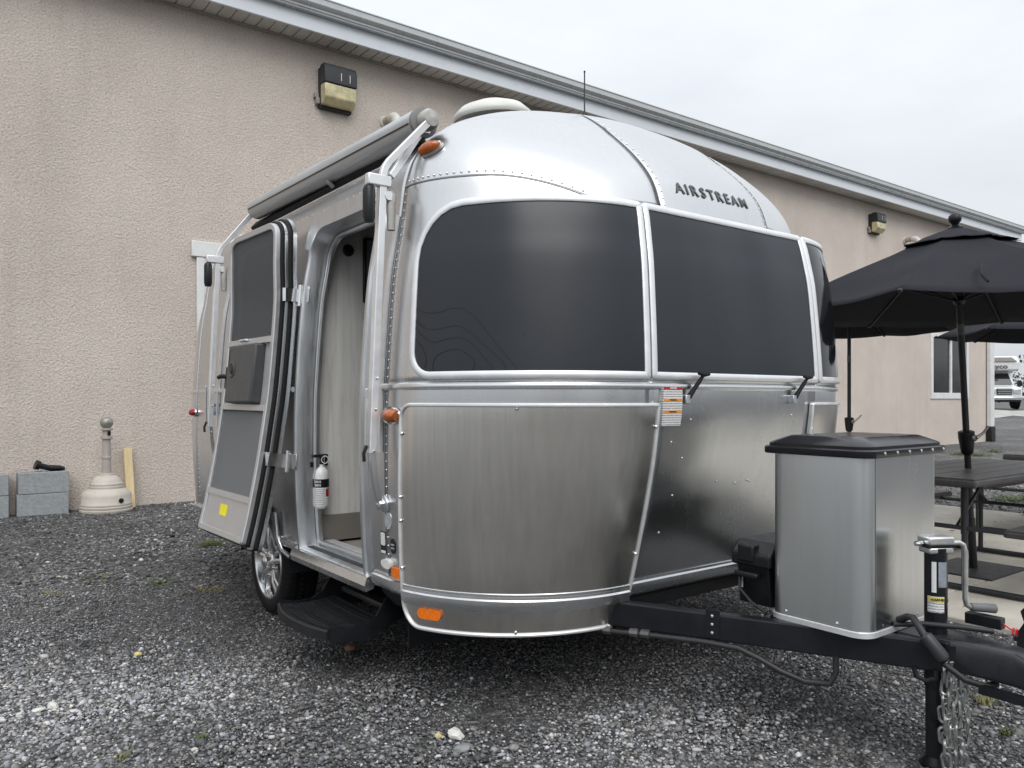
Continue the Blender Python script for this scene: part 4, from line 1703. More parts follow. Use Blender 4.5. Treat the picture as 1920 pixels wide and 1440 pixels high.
FLO.l(FLO.ramp(n_1.outputs[0], [(.3, (.22, .19, .16)), (.5, (.40, .36, .31)), (.7, (.50, .47, .42))]), FLO.b.inputs['Base Color'])
FLO.b.inputs['Roughness'].default_value = .45
m = MB().box2((1.62, 2.45, .456), (3.6, PY - .003, .480))
m.build('interior_floor', FLO.m, TR, smooth=False)
m = MB().prism([(CXT - prof_at(z)[0] + .05, z) for z in lin(.5, 2.3, 24)] + [(2.1, 2.3), (2.1, .5)], (0, 2.72, 0), (1, 0, 0), (0, 0, 1), (0, .02, 0))
m.build('interior_partition', WOODG.m, TR, smooth=False)

# --- the open entry door, hinged at the rear jamb and folded back
HXh, HYh, PHI = 1.436, 3.69, R(-177.5)
cph, sph = math.cos(PHI), math.sin(PHI)
dy0, dy1, dz0, dz1 = 2.99, 3.668, .452, 2.095


HAX = Vector((.078, 0, 1)).normalized()      # the hinge line leans with the curve of the side
HO = Vector((HXh, HYh, 1.3))
HM = Matrix.Rotation(PHI, 3, HAX)


def drot(v):
    return HO + HM @ (Vector(v) - HO)


def DP(y, z, d=0.0):
    n_ = P_n(-.3, z)
    return drot(Vector((CXT - prof_at(z)[0], y, z)) - n_ * d)


def DN(z):
    n_ = -P_n(-.3, z)
    return HM @ n_


def door_ring(name, inset, d, prof_, material, parent, rt=.12):
    ol_ = dens2(rr2(dy0 + inset, dy1 - inset, dz0 + inset, dz1 - inset, max(.02, rt - inset), .012))
    m_ = MB().sweep([DP(y, z, d) for y, z in ol_], [DN(z) for y, z in ol_], prof_, True)
    return m_.build(name, material, parent, angle=30)


def door_patch(name, y0, y1, z0, z1, d, th, material, parent, nz_=14, ny=4, bevel=0, rt=0.0):
    fr, bk = [], []
    for z in lin(z0, z1, nz_):
        a_, b_ = y0, y1
        if rt and z > z1 - rt:
            e_ = rt - math.sqrt(max(0, rt * rt - (z - z1 + rt) ** 2))
            a_, b_ = a_ + e_, b_ - e_
        fr.append([DP(a_ + (b_ - a_) * k / ny, z, d + th) for k in range(ny + 1)])
        bk.append([DP(a_ + (b_ - a_) * k / ny, z, d) for k in range(ny + 1)])
    m_ = MB().grid(fr).grid(bk, True)
    for i in range(nz_):
        for j in (0, ny):
            m_.add([fr[i][j], fr[i + 1][j], bk[i + 1][j], bk[i][j]], [(0, 1, 2, 3)])
    for j in range(ny):
        for i in (0, nz_):
            m_.add([fr[i][j], fr[i][j + 1], bk[i][j + 1], bk[i][j]], [(0, 1, 2, 3)])
    o_ = m_.build(name, material, parent, angle=35)
    if bevel:
        w_ = o_.modifiers.new('weld', 'WELD')
        w_.merge_threshold = 1e-5
        b_ = o_.modifiers.new('bevel', 'BEVEL')
        b_.width = bevel
        b_.segments = 3
        b_.limit_method = 'ANGLE'
        b_.angle_limit = R(40)
    return o_


def door_box(name, y0, y1, z0, z1, d0, d1, material, parent, bevel=.01, seg=3):
    c8 = [DP(y, z, d) for y in (y0, y1) for z in (z0, z1) for d in (d0, d1)]
    return MB().add(c8, [(0, 1, 3, 2), (4, 6, 7, 5), (0, 4, 5, 1), (2, 3, 7, 6), (0, 2, 6, 4), (1, 5, 7, 3)]).build(name, material, parent, bevel=bevel, seg=seg, angle=60)


DSKIN = mat('door_inner_skin', (.50, .51, .51), .45, .2, .06, 12)
door = door_patch('door', dy0 + .006, dy1 - .006, dz0 + .006, dz1 - .006, 0.0, .05, ALU, TR, 40, 4, rt=.12)
door['label'] = 'curved entry door with screens folded back open'
door_ring('door_edge', 0, 0, [(-.006, -.003), (.004, -.003), (.004, .016), (-.006, .016)], TRIM, door)
door_ring('gasket', .006, .016, [(-.012, .001), (.006, .001), (.008, .010), (.004, .022), (-.012, .022)], RUBBER, door)
door_ring('door_edge', .012, .038, [(-.012, .001), (.004, .001), (.004, .016), (-.012, .016)], TRIM, door)
door_ring('gasket', .016, .054, [(-.012, .001), (.005, .001), (.007, .008), (.003, .018), (-.012, .018)], RUBBER, door)
door_ring('screen_frame', .02, .072, [(-.032, .001), (0, .001), (0, .02), (-.004, .024), (-.028, .024), (-.032, .02)], TRIMG, door, .12)
SCR = NT('insect_screen')
SCR.b.inputs['Base Color'].default_value = (.10, .105, .11, 1)
SCR.b.inputs['Roughness'].default_value = .7
tr_ = SCR.n('ShaderNodeBsdfTransparent')
mxs = SCR.n('ShaderNodeMixShader')
mxs.inputs[0].default_value = .62
SCR.l(tr_.outputs[0], mxs.inputs[1])
SCR.l(SCR.b.outputs[0], mxs.inputs[2])
SCR.l(mxs.outputs[0], SCR.out.inputs[0])
yi0, yi1 = dy0 + .05, dy1 - .05
sk = door_patch('inner_skin', yi0 - .02, yi1 + .02, dz0 + .04, dz1 - .05, .051, .004, DSKIN, door, 40, 4, rt=.09)
dwin = door_patch('door_window', yi0 + .10, yi1 - .005, 1.50, 1.94, .0555, .004, TINT2, door, 16, 4, rt=.05)
ol_ = dens2(rr2(yi0 + .10, yi1 - .005, 1.50, 1.94, .05, .02))
MB().sweep([DP(y, z, .0555) for y, z in ol_], [DN(z) for y, z in ol_], [(-.006, 0), (.03, 0), (.03, .006), (.012, .011), (-.006, .009)], True).build('window_frame', mat('window_frame_grey', (.16, .165, .17), .4, .3), dwin)
door_patch('upper_screen', yi0, yi1, 1.50, dz1 - .05, .082, .0015, SCR.m, door, 24, 4, rt=.085)
SCR2 = SCR.m.copy()
SCR2.name = 'lower_screen'
SCR2.node_tree.nodes['Principled BSDF'].inputs['Base Color'].default_value = (.21, .215, .22, 1)
door_patch('lower_screen', yi0, yi1, .70, 1.13, .082, .0015, SCR2, door, 16, 4)
for z in (1.485, 1.14, .685):
    door_patch('cross_rail', yi0 - .002, yi1 + .002, z - .015, z + .015, .078, .020, TRIMG, door, 3, 2)
MIDP = mat('door_mid_panel', (.55, .56, .56), .4, .4, .08, 20)
door_patch('mid_panel', yi0, yi1, 1.155, 1.47, .078, .004, MIDP, door, 8, 2)
door_patch('kick_panel', yi0, yi1, .47 + .03, .67, .078, .010, TRIMG, door, 6, 2)
DGREY = mat('box_dark_grey', (.055, .058, .060), .42, 0, .08, 15, .04, 200)
sb = door_box('storage_box', yi0 + .13, yi1 - .085, 1.158, 1.466, .075, .138, DGREY, door, .012)
n_ = DN(1.33)
q = DP(yi0 + .21, 1.335, .138)
MB().lathe([(.042, 0), (.042, .004), (.034, .008), (.030, .004), (.022, .003), (.022, .007), (0, .008)], q, n_, 24).build('emblem', DGREY, sb)
MB().lathe([(.018, .008), (.018, .010), (0, .0105)], q, n_, 20).build('emblem_disc', BLACKP, sb)
door_patch('box_slot', yi0 + .145, yi0 + .156, 1.36, 1.44, .137, .003, BLACKP, sb, 2, 1)
lk = door_box('latch_body', yi0 + .03, yi0 + .125, 1.24, 1.36, .078, .112, BLACKP, door, .006)
MB().tube([DP(yi0 + .08, 1.305, .11), DP(yi0 + .045, 1.305, .135), DP(yi0 + .005, 1.30, .135)], .012, 8).build('latch_lever', BLACKP, lk)
MB().lathe([(.018, 0), (.018, .02), (.01, .03), (0, .03)], DP(yi0 + .10, 1.425, .083), n_, 12).build('lock_knob', BLACKP, lk)
MB().tube([DP(yi0 + .13, 1.24, .10), DP(yi0 + .11, 1.21, .115), DP(yi0 + .105, 1.18, .11)], .009, 8).build('pull_tab', BLACKP, lk)
YEL = mat('yellow_label', (.85, .75, .01), .5, 0, .08, 60)
door_patch('yellow_label', yi0 + .215, yi0 + .315, .575, .632, .0885, .001, YEL, door, 2, 2)
MB().tube([DP(yi0 + .2, 1.493, .1), DP(yi0 + .2, 1.494, .108), DP(yi0 + .29, 1.494, .108), DP(yi0 + .29, 1.493, .1)], .006, 6).build('screen_pull', TRIMW, door)
for z in (1.706, .897):
    a = DP(dy1 - .035, z, .075)
    b = DP(dy1 + .002, z, .03)
    c = HO + HAX * ((z - 1.3) / HAX.z)
    e = S(y2p(3.72), z, .012)
    m = MB()
    N_ = DN(z)
    m.sweep([DP(dy1 - .045, z, .065), DP(dy1 + .0, z, .066), DP(dy1 + .012, z, .06), DP(dy1 + .012, z, .0), c], Vector((0, 0, 1)), [(-.003, -.032), (.003, -.032), (.003, .032), (-.003, .032)])
    hg = m.build('hinge', CHROME, door, angle=30)
    m = MB().tube([c - HAX * .052, c + HAX * .052], .013, 14)
    m.build('hinge_barrel', CHROME, hg)
    m = MB()
    m.box((c.x + .012, HYh - .045, z), (.006, .08, .075))
    m.build('hinge_plate', CHROME, hg, bevel=.002)

# --- awning along the door side
CAPM_ = mat('end_band_grey', (.20, .20, .20), .5)
AWN = mat('awning_cover', (.54, .56, .57), .36, .5, .06, 3)
TX, TZ, TZR = 1.605, 2.315, 2.35
f_, b_ = Vector((TX, 2.735, TZ)), Vector((TX, 4.72, TZR))
m = MB()
prof_c = [(.060 * math.cos(t), .060 * math.sin(t)) for t in lin(0, 2 * math.pi, 28)[:-1]]
prof_c = [(a * (1.0 if b > -.02 else .96), b) for a, b in prof_c]
m.sweep([f_, f_.lerp(b_, .5), b_], Vector((0, 0, 1)), prof_c)
awn = m.build('awning_roller', AWN, TR, angle=30)
m = MB().sweep([f_ + Vector((-.060, .02, -.012)), b_ + Vector((-.060, -.02, -.012))], Vector((-1, 0, 0)), [(-.003, 0), (-.003, .002), (.003, .002), (.003, 0)])
m.build('roller_seam', BLACKP, awn)
m = MB().lathe([(.0612, .012), (.0612, -.004), (.05, -.008)], f_, (0, 1, 0), 28)
m.build('end_band', CAPM_, awn)
CAPM = mat('end_cap_grey', (.42, .41, .39), .6, 0, .22, 30)
for q, s_ in ((f_, -1), (b_, 1)):
    m = MB().lathe([(.036, .0), (.040, .02), (.041, .05), (.032, .068), (0, .074)], q, (0, s_, 0), 24)
    m.build('end_cap', CAPM, awn)
AZ_ = lambda yy, zz: zz
# dark awning rail bedded on the roof edge: rubber, plus painted-in gap shade
pz = [(y2p(y), 2.262) for y in lin(2.84, 4.85, 20)]
surf_sweep('awning_rail', pz, [(-.035, 0), (-.03, .03), (.02, .035), (.035, 0)], RUBBER, TR)
pz = [(y2p(y), 2.215) for y in lin(2.84, 4.85, 20)]
surf_sweep('awning_rail', pz, flat(.014, .012), TRIM, TR)
m = MB()
m.lathe([(.012, 0), (.012, .03), (.008, .04), (0, .042)], S(y2p(3.62), 2.235, .02), P_n(-.3, 2.2), 14)
m.build('travel_stop', CAPM, TR)


def bar(pts, w, t, up, name, parent, material=TRIMW):
    m_ = MB().sweep([Vector(p) for p in pts], Vector(up), [(-w / 2, -t / 2), (w / 2, -t / 2), (w / 2, t / 2), (-w / 2, t / 2)])
    return m_.build(name, material, parent, smooth=False, bevel=.003)


def awning_arm(Ya, tube_end, front=True):
    top = Vector((1.418, Ya, 2.06))
    low = Vector((1.372, Ya, .99 if front else 1.03))
    A = bar([low, top], .034, .030, (-1, 0, 0), 'awning_arm', TR)
    up_v = Vector((tube_end.x - .0, tube_end.y, tube_end.z))
    yy = Ya - .004
    m_ = MB().sweep([Vector((1.418, yy, 2.0)), Vector((1.42, yy, 2.075)), Vector((1.428, yy, 2.10)), Vector((1.447, yy, 2.128)), up_v + Vector((-.015, 0, -.02))], Vector((0, 1, 0)), [(-.014, -.012), (.014, -.012), (.014, .012), (-.014, .012)])
    m_.build('upper_arm', TRIMW, A, angle=40, bevel=.003)
    # inner rafter, lying beside the arm, and its elbow bracket
    q1 = S(y2p(Ya + .02), 1.96, .02)
    q0 = S(y2p(Ya + .03), 1.05, .016)
    pts = [S(y2p(Ya + .035), z, .018) for z in lin(.99, 1.93, 10)]
    m_ = MB().sweep(pts, [P_n(-.02, z) for z in lin(.99, 1.93, 10)], [(-.010, -.014), (.010, -.014), (.010, .0), (-.010, .0)])
    m_.build('rafter', TRIMW, A, angle=30)
    if front:
        b0 = S(y2p(Ya + .0), 2.03, .05)
        b1 = S(y2p(Ya + .0), 2.245, .05)
        bar([Vector((1.455, Ya - .0, 2.07)), b1], .026, .022, (0, 1, 0), 'brace', A)
        m_ = MB().box(b1 + Vector((.01, 0, .0)), (.04, .05, .02))
        m_.build('brace_bracket', SATIN, A, bevel=.004)
    # clamp and black grip
    MB().box((1.40, Ya - .004, 2.045), (.10, .036, .045)).build('clamp', TRIMW, A, bevel=.005)
    MB().tube([(1.362, Ya, 2.02), (1.362, Ya, 2.005), (1.362, Ya, 1.90), (1.362, Ya, 1.88)], [.018, .024, .024, .018], 12).build('grip', BLACKP, A)
    el = [Vector((1.455, Ya - .004, 1.86)), Vector((1.455, Ya - .004, 1.96)), Vector((1.46, Ya - .004, 1.995)), Vector((1.445, Ya - .004, 2.01))]
    MB().tube(el, [.016, .018, .018, .014], 10).build('elbow_bracket', CAPM, A)
    MB().tube([Vector((1.44, Ya - .02, 1.99)), Vector((1.44, Ya + .02, 1.99))], .018, 12).build('pivot', TRIMW, A)
    # lower arm to the foot bracket on the skin
    zf = .79 if front else .80
    ft = S(y2p(Ya), zf, .03)
    m_ = MB().sweep([low + Vector((.004, 0, .12)), low + Vector((.006, 0, -.02)), low + Vector((.012, 0, -.09)), ft], Vector((0, 1, 0)), [(-.010, -.011), (.010, -.011), (.010, .011), (-.010, .011)])
    m_.build('lower_arm', TRIM, A, angle=50)
    n_ = P_n(y2p(Ya), zf)
    m_ = MB().lathe([(.036, -.03), (.036, -.018), (.024, -.012), (.022, .006), (.010, .012), (0, .013)], ft, n_, 6)
    m_.build('foot_bracket', SATIN, A, bevel=.003)
    for zz in (1.0, 1.16, 1.28):
        MB().lathe([(.006, 0), (.006, .004), (0, .006)], Vector((1.375 + (zz - .99) * .043, Ya - .0165, zz)), (0, -1, 0), 8).build('bolt', CHROME, A)
    bar([low + Vector((-.022, 0, .03)), low + Vector((-.020, 0, .25))], .012, .012, (-1, 0, 0), 'lock_slide', A, TRIM)
    MB().tube([low + Vector((-.02, .0, .03)), low + Vector((-.032, 0, .0)), low + Vector((-.03, 0, -.03))], .007, 8).build('lock_lever', BLACKP, A)
    return A


awning_arm(2.735, f_ + Vector((0, -.055, .0)), True)
awning_arm(4.88, b_ + Vector((0, .05, 0)), False)

# --- rear side bits glimpsed past the door
BLUE = mat('emblem_blue', (.045, .10, .20), .35, 0, .1, 20)
q = at(411, 768, X=1.442)
pB = y2p(q.y)
eb = patch('name_badge', pB - .11 / 2.67, pB + .11 / 2.67, q.z - .036, q.z + .036, 2.67, (.035,) * 4, .006, BLUE, TR, 12, 10)
place_text('badge_print', 'SPORT', .042, S(pB, q.z, .0065), (0, -1, 0), (0, 0, 1), STS, eb, .0006, .001, 1.15)
p_ = y2p(5.12)
m = MB()
q, n_ = S(p_, .50, .003), (P_n(p_, .50) + Vector((0, .5, 0))).normalized()
m.lathe([(.06, 0), (.062, .02), (.05, .028)], q, n_, 24)
tl = m.build('tail_lamp', WHITE, TR)
MB().lathe([(.045, .02), (.04, .04), (.02, .05), (0, .052)], q, n_, 20).build('tail_lens', REDL, tl)
q = S(y2p(4.97), .82, .005)
m = MB().box(q, (.03, .05, .05))
m.build('side_bracket', SATIN, TR, bevel=.006)

# --- roof
ROOFW = mat('vent_white', (.66, .66, .62), .42, 0, .07, 7)
vc = Vector((2.30, 3.22, 2.515))
m = MB().lathe([(.15, -.12), (.15, .12)], vc, n=32)
vb = m.build('roof_vent', ROOFW, TR)
m = MB().lathe([(.17, .085), (.195, .088), (.20, .10), (.196, .118), (.16, .152), (.09, .178), (0, .188)], vc, Vector((-.10, .0, 1)), 40)
m.build('vent_lid', ROOFW, vb)
q = at(1096, 224, X=2.50)
m = MB().tube([q + Vector((0, 0, -.12)), q + Vector((0, 0, .03)), q + Vector((0, 0, .04)), at(1096, 134, X=2.50)], [.014, .010, .0035, .003], 8)
m.tube([at(1096, 136, X=2.5), at(1096, 133, X=2.5)], .0045, 8)
m.build('antenna', BLACKP, TR)

# --- folding entry step
STEPM = mat('step_black', (.013, .014, .016), .5, 0, .3, 25, .25, 220, spec=.35)
tz = .262


def tread(u, v, dz=0.0):
    """u 0..1 from outer to inner edge, v 0..1 along the trailer front -> rear"""
    y = 2.97 + .54 * v
    bow = .045 * (1 - (2 * v - 1) ** 2)
    x = 1.30 - bow * (1 - u) + u * .26
    z = tz - .022 * (1 - (2 * u - 1) ** 2) * .6 + .02 * (u - .3) * 0 + dz
    return Vector((x, y, z))


def step_patch(name, u0, u1, v0, v1, dz, th, parent, material=STEPM):
    fr = [[tread(u, v, dz + th) for v in lin(v0, v1, 16)] for u in lin(u0, u1, 6)]
    bk = [[tread(u, v, dz) for v in lin(v0, v1, 16)] for u in lin(u0, u1, 6)]
    m_ = MB().grid(fr).grid(bk)
    for i in range(6):
        for j in (0, 16): m_.add([fr[i][j], fr[i + 1][j], bk[i + 1][j], bk[i][j]], [(0, 1, 2, 3)])
    for j in range(16):
        for i in (0, 6): m_.add([fr[i][j], fr[i][j + 1], bk[i][j + 1], bk[i][j]], [(0, 1, 2, 3)])
    return m_.build(name, material, parent, angle=30)


stp = step_patch('entry_step', 0, 1, 0, 1, -.03, .03, TR)
stp['label'] = 'black folding entry step under the doorway'
for u in (.07, .27, .33, .53, .59, .79, .85, .95):
    step_patch('tread_rib', u, u + .03, .05, .95, 0.0, .007, stp)
m = MB()
m.sweep([tread(0, v, -.02) for v in lin(0, 1, 16)], Vector((0, 0, 1)), [(-.012, -.018), (.004, -.018), (.008, .020), (-.004, .024), (-.012, .018)])
m.build('step_nosing', STEPM, stp)
for v in (-.012, 1.012):
    q = [tread(0, v, .012), tread(.3, v, .008), tread(.6, v, .012), tread(.8, v, .035), tread(1.0, v, .10), tread(1.35, v, .16), tread(1.35, v, -.02), tread(.6, v, -.055), tread(0, v, -.05)]
    m = MB()
    n_ = len(q)
    m.add(q + [a + Vector((0, .008, 0)) for a in q], [tuple(range(n_)), tuple(range(n_, 2 * n_))] + [(i, (i + 1) % n_, n_ + (i + 1) % n_, n_ + i) for i in range(n_)])
    m.build('step_cheek', BLACKS, stp, smooth=False)
m = MB().box2((1.60, 2.97, .275), (1.65, 3.51, .30))
m.build('step_bar', mat('worn_bar', (.10, .10, .105), .35, .6, .2, 20), stp, bevel=.006)
m = MB()
m.box2((1.60, 2.845, .17), (1.96, 2.855, .44))
m.build('step_bracket', BLACKS, TR)
m = MB()
m.box2((1.60, 3.53, .20), (1.96, 3.54, .44))
m.build('step_bracket', BLACKS, TR)
m = MB()
m.box2((1.97, 2.75, .18), (1.98, 3.9, .37))
m.build('tank_skirt', UNDER, TR)

# --- A-frame tongue, coupler and jack
m = MB()


def beam(a, b, w, z0, z1):
    a, b = Vector((a[0], a[1], 0)), Vector((b[0], b[1], 0))
    t = (b - a).normalized()
    n_ = Vector((t.y, -t.x, 0)) * w / 2
    vs = []
    for q in (a, b):
        for s_ in (-1, 1):
            for z in (z0, z1):
                vs.append(q + n_ * s_ + Vector((0, 0, z)))
    return MB().add(vs, [(0, 1, 3, 2), (4, 6, 7, 5), (0, 4, 5, 1), (2, 3, 7, 6), (0, 2, 6, 4), (1, 5, 7, 3)])


bl = beam((1.84, 2.72), (2.605, 1.13), .05, .335, .430).build('tongue_beam', BLACKS, TR, smooth=False, bevel=.006)
beam((3.46, 2.72), (2.695, 1.13), .05, .335, .430).build('tongue_beam', BLACKS, TR, smooth=False, bevel=.006)
m = MB().box2((2.42, 1.62, .36), (2.88, 1.69, .425))
m.build('cross_member', BLACKS, TR, smooth=False, bevel=.004)
m = MB().box2((2.2, 2.2, .36), (3.14, 2.26, .45))
m.build('cross_member', BLACKS, TR, smooth=False, bevel=.004)
m = MB().box2((2.56, 1.14, .41), (2.74, 1.30, .434))
m.build('tongue_plate', BLACKS, TR, smooth=False, bevel=.004)
# coupler: tapering hood ending in the ball socket
secs = [(1.24, .082, .340, .436), (1.12, .070, .338, .440), (1.04, .056, .336, .440), (.97, .050, .334, .438), (.925, .050, .330, .420), (.90, .052, .328, .404), (.85, .056, .325, .408), (.80, .052, .325, .398), (.77, .03, .33, .375)]
rows_ = []
for (y, hw, z0, z1) in secs:
    ring = []
    for k in range(20):
        a = 2 * math.pi * k / 20
        c_, s_ = math.cos(a), math.sin(a)
        ring.append(Vector((CXT + hw * math.copysign(abs(c_) ** .28, c_), y, (z0 + z1) / 2 + (z1 - z0) / 2 * math.copysign(abs(s_) ** .28, s_))))
    ring.append(ring[0])
    rows_.append(ring)
m = MB().grid(rows_)
m.add(rows_[0][:-1], [tuple(range(20))])
m.add(rows_[-1][:-1], [tuple(range(20))])
cpl = m.build('coupler', mat('coupler_black', (.022, .024, .028), .28, 0, .25, 12, .05, 80), TR, angle=50)
m = MB()
m.sweep([Vector((CXT - .075, 1.05, .325)), Vector((CXT - .07, .95, .322)), Vector((CXT - .07, .80, .318))], Vector((0, 0, 1)), [(-.02, -.02), (.02, -.02), (.02, .0), (-.02, .0)])
m.build('coupler_lip', BLACKS, cpl)
lv = [Vector((CXT - .02, .955, .455)), Vector((CXT - .02, .950, .50)), Vector((CXT - .02, .935, .53)), Vector((CXT - .02, .945, .56)), Vector((CXT - .02, .925, .585))]
m = MB().sweep(lv, Vector((1, 0, 0)), [(-.016, -.005), (.016, -.005), (.016, .005), (-.016, .005)])
ll = m.build('coupler_latch', BLACKS, cpl, angle=40)
MB().lathe([(.008, -.008), (.008, .0)], lv[2] + Vector((-.004, 0, 0)), (-1, 0, 0), 12).build('latch_pin', CHROME, ll)

# jack
JX, JY = CXT - .005, 1.215
m = MB().tube([(JX, JY, .26), (JX, JY, .715)], .0345, 28)
jk = m.build('tongue_jack', BLACKS, TR, angle=40)
jk['label'] = 'tongue jack with black tube and galvanised crank head'
m = MB().tube([(JX, JY, .035), (JX, JY, .30)], .031, 24)
m.build('jack_leg', mat('jack_inner', (.02, .021, .024), .3, .3, .3, 10), jk, angle=40)
m = MB().lathe([(.05, 0), (.052, .008), (.042, .016), (.031, .03)], (JX, JY, .004), n=24)
m.build('jack_foot', BLACKS, jk)
GALVS = mat('zinc_plated', (.62, .63, .62), .33, .8, .12, 25)
rJ = Matrix.Rotation(R(-30), 3, 'Z')
m = MB().box((JX, JY, .708), (.084, .062, .022), rJ)
m.box((JX, JY, .739), (.090, .066, .028), rJ)
hd = m.build('jack_head', GALVS, jk, bevel=.006)
m = MB().box((JX, JY, .7215), (.092, .060, .010), rJ)
m.build('jack_gap', BLACKP, hd)
ex = rJ @ Vector((1, 0, 0))
ey = rJ @ Vector((0, 1, 0))
c = Vector((JX, JY, .728)) + ex * .052
MB().tube([c - ex * .125, c - ex * .10], .008, 8).build('head_pin', CHROME, hd)
pts = [c, c + ex * .03, c + ex * .045 + Vector((0, 0, -.008)), c + ex * .052 + Vector((0, 0, -.03)), c + ex * .052 + Vector((0, 0, -.185)), c + ex * .056 + Vector((0, 0, -.205)), c + ex * .072 + Vector((0, 0, -.213))]
MB().tube(pts, .0085, 10).build('crank', GALVS, jk)
e = pts[-1]
MB().tube([e, e + ex * .004, e + ex * .085 + Vector((0, 0, -.008)), e + ex * .086 + Vector((0, 0, -.008))], [.012, .014, .016, .013], 14).build('crank_grip', mat('grip_grey', (.13, .135, .14), .55, 0, .15, 30), jk)
dv = Vector((-JX, -JY, 0)).normalized()
sdv = Vector((-dv.y, dv.x, 0))


def jack_label(name, a0, a1, z0, z1, material, rad_=.0352):
    rows2 = []
    for z in (z0, z1):
        rows2.append([Vector((JX, JY, z)) + (dv * math.cos(a) + sdv * math.sin(a)) * rad_ for a in lin(a0, a1, 10)])
    return MB().grid(rows2).build(name, material, jk)


jack_label('jack_label', -.35, .05, .573, .672, STW)
jack_label('jack_label', .22, 1.05, .59, .672, mat('label_blue_grey', (.24, .27, .31), .35, 0, .35, 40))
jl = jack_label('jack_label', -.75, .75, .508, .560, FP)
jack_label('label_heading', -.7, .75, .541, .559, mat('label_pale_yellow', (.72, .62, .22), .45), .0357)
qq = Vector((JX, JY, .550)) + (dv * math.cos(.28) + sdv * math.sin(.28)) * .0363
# text direction follows the tube
place_text('heading_print', 'WARNING', .011, qq, sdv * math.cos(.28) - dv * math.sin(.28), (0, 0, 1), STB, jl, .0002, .0004, 1.0)

# propane tank cover
PX0, PX1, PY0, PY1 = 2.395, 2.895, 1.315, 1.675


def rrect(x0, x1, y0, y1, r_, n=8):
    out = []
    for (cx_, cy_, a0) in ((x1 - r_, y0 + r_, -90), (x1 - r_, y1 - r_, 0), (x0 + r_, y1 - r_, 90), (x0 + r_, y0 + r_, 180)):
        for k in range(n):
            a = R(a0 + 90 * k / (n - 1))
            out.append((cx_ + r_ * math.cos(a), cy_ + r_ * math.sin(a)))
    return out


def tub(levels, n=8):
    """levels: (inset, radius, z)"""
    rows2 = []
    for (i_, r_, z) in levels:
        o_ = rrect(PX0 + i_, PX1 - i_, PY0 + i_, PY1 - i_, max(.004, r_), n)
        rows2.append([Vector((a, b, z)) for a, b in o_] + [Vector((o_[0][0], o_[0][1], z))])
    return rows2


m = MB().grid(tub([(.0, .055, .437), (.0, .055, 1.035)]))
cov = m.build('propane_cover', GALV, TR, angle=40)
cov['label'] = 'tall galvanised gas bottle cover with black lid on the tongue'
MB().grid(tub([(-.003, .056, .43), (-.006, .058, .43), (-.006, .058, .447), (-.002, .056, .449), (-.001, .055, .449)])).build('base_bead', TRIMW, cov)
lidl = [(-.002, .055, 1.010), (-.022, .05, 1.010), (-.024, .05, 1.014), (-.024, .05, 1.032), (-.020, .05, 1.036), (-.012, .05, 1.037), (-.012, .05, 1.046), (-.006, .05, 1.051), (.040, .03, 1.071), (.048, .03, 1.073)]
rows2 = tub(lidl)
m = MB().grid(rows2)
m.add(rows2[-1][:-1], [tuple(range(len(rows2[-1]) - 1))])
LID = mat('gloss_lid', (.012, .012, .015), .2, 0, .2, 8, .03, 60)
lid = m.build('cover_lid', LID, cov, angle=35)
for k in range(6):
    MB().lathe([(.006, 0), (.006, .002), (0, .005)], (PX0 + .07 + k * .08, PY0 - .024, 1.024), (0, -1, 0), 8).build('lid_rivet', TRIM, lid)
for (x, y, d_) in ((PX0 + .10, PY0, (0, -1, 0)), (PX0 + .20, PY0, (0, -1, 0)), (PX0 + .33, PY0, (0, -1, 0)), (PX0, PY0 + .10, (-1, 0, 0)), (PX0, PY1 - .07, (-1, 0, 0))):
    MB().lathe([(.006, 0), (.006, .002), (0, .005)], (x, y, .462), d_, 8).build('cover_rivet', TRIM, cov)
# polished front sheet of the cover
MB().box2((PX0 + .056, PY0 - .0025, .452), (PX1 - .056, PY0 - .0008, 1.008)).build('front_sheet', POL, cov, smooth=False)

# battery box
BX0, BX1, BY0, BY1 = 2.43, 2.88, 1.70, 1.84
m = MB()
m.prism([(BX0 + .02, .44), (BX1 - .02, .44), (BX1, .60), (BX0, .60)], (0, BY0, 0), (1, 0, 0), (0, 0, 1), (0, BY1 - BY0, 0))
bb = m.build('battery_box', BLACKP, TR, smooth=False, bevel=.008)
m = MB()
m.prism([(BX0 - .015, .585), (BX1 + .015, .585), (BX1 + .015, .63), (BX1 - .03, .675), (BX0 + .03, .675), (BX0 - .015, .63)], (0, BY0 - .015, 0), (1, 0, 0), (0, 0, 1), (0, BY1 - BY0 + .03, 0))
bl_ = m.build('box_lid', BLACKP, bb, smooth=False, bevel=.010)
m = MB().box2((BX0 - .022, BY0 + .05, .60), (BX0 + .03, BY0 + .12, .665))
m.build('lid_rib', BLACKP, bl_, bevel=.008)
m = MB().box2((BX0 - .03, BY0 + .03, .545), (BX0 - .001, BY0 + .13, .565))
m.build('box_handle', BLACKP, bb, bevel=.006)
m = MB().box2((BX0 - .002, BY1 - .03, .50), (BX0 + .001, BY1 - .01, .555))
m.build('box_label', STW, bb)
CAB = mat('cable_black', (.02, .02, .022), .5, 0, .2, 30)
MB().tube([(BX0 - .004, BY1 - .02, .56), (BX0 - .02, BY1 - .03, .50), (BX0 - .03, BY0 + .05, .46), (BX0 - .04, BY0 - .02, .44)], .006, 8).build('battery_cable', CAB, bb)

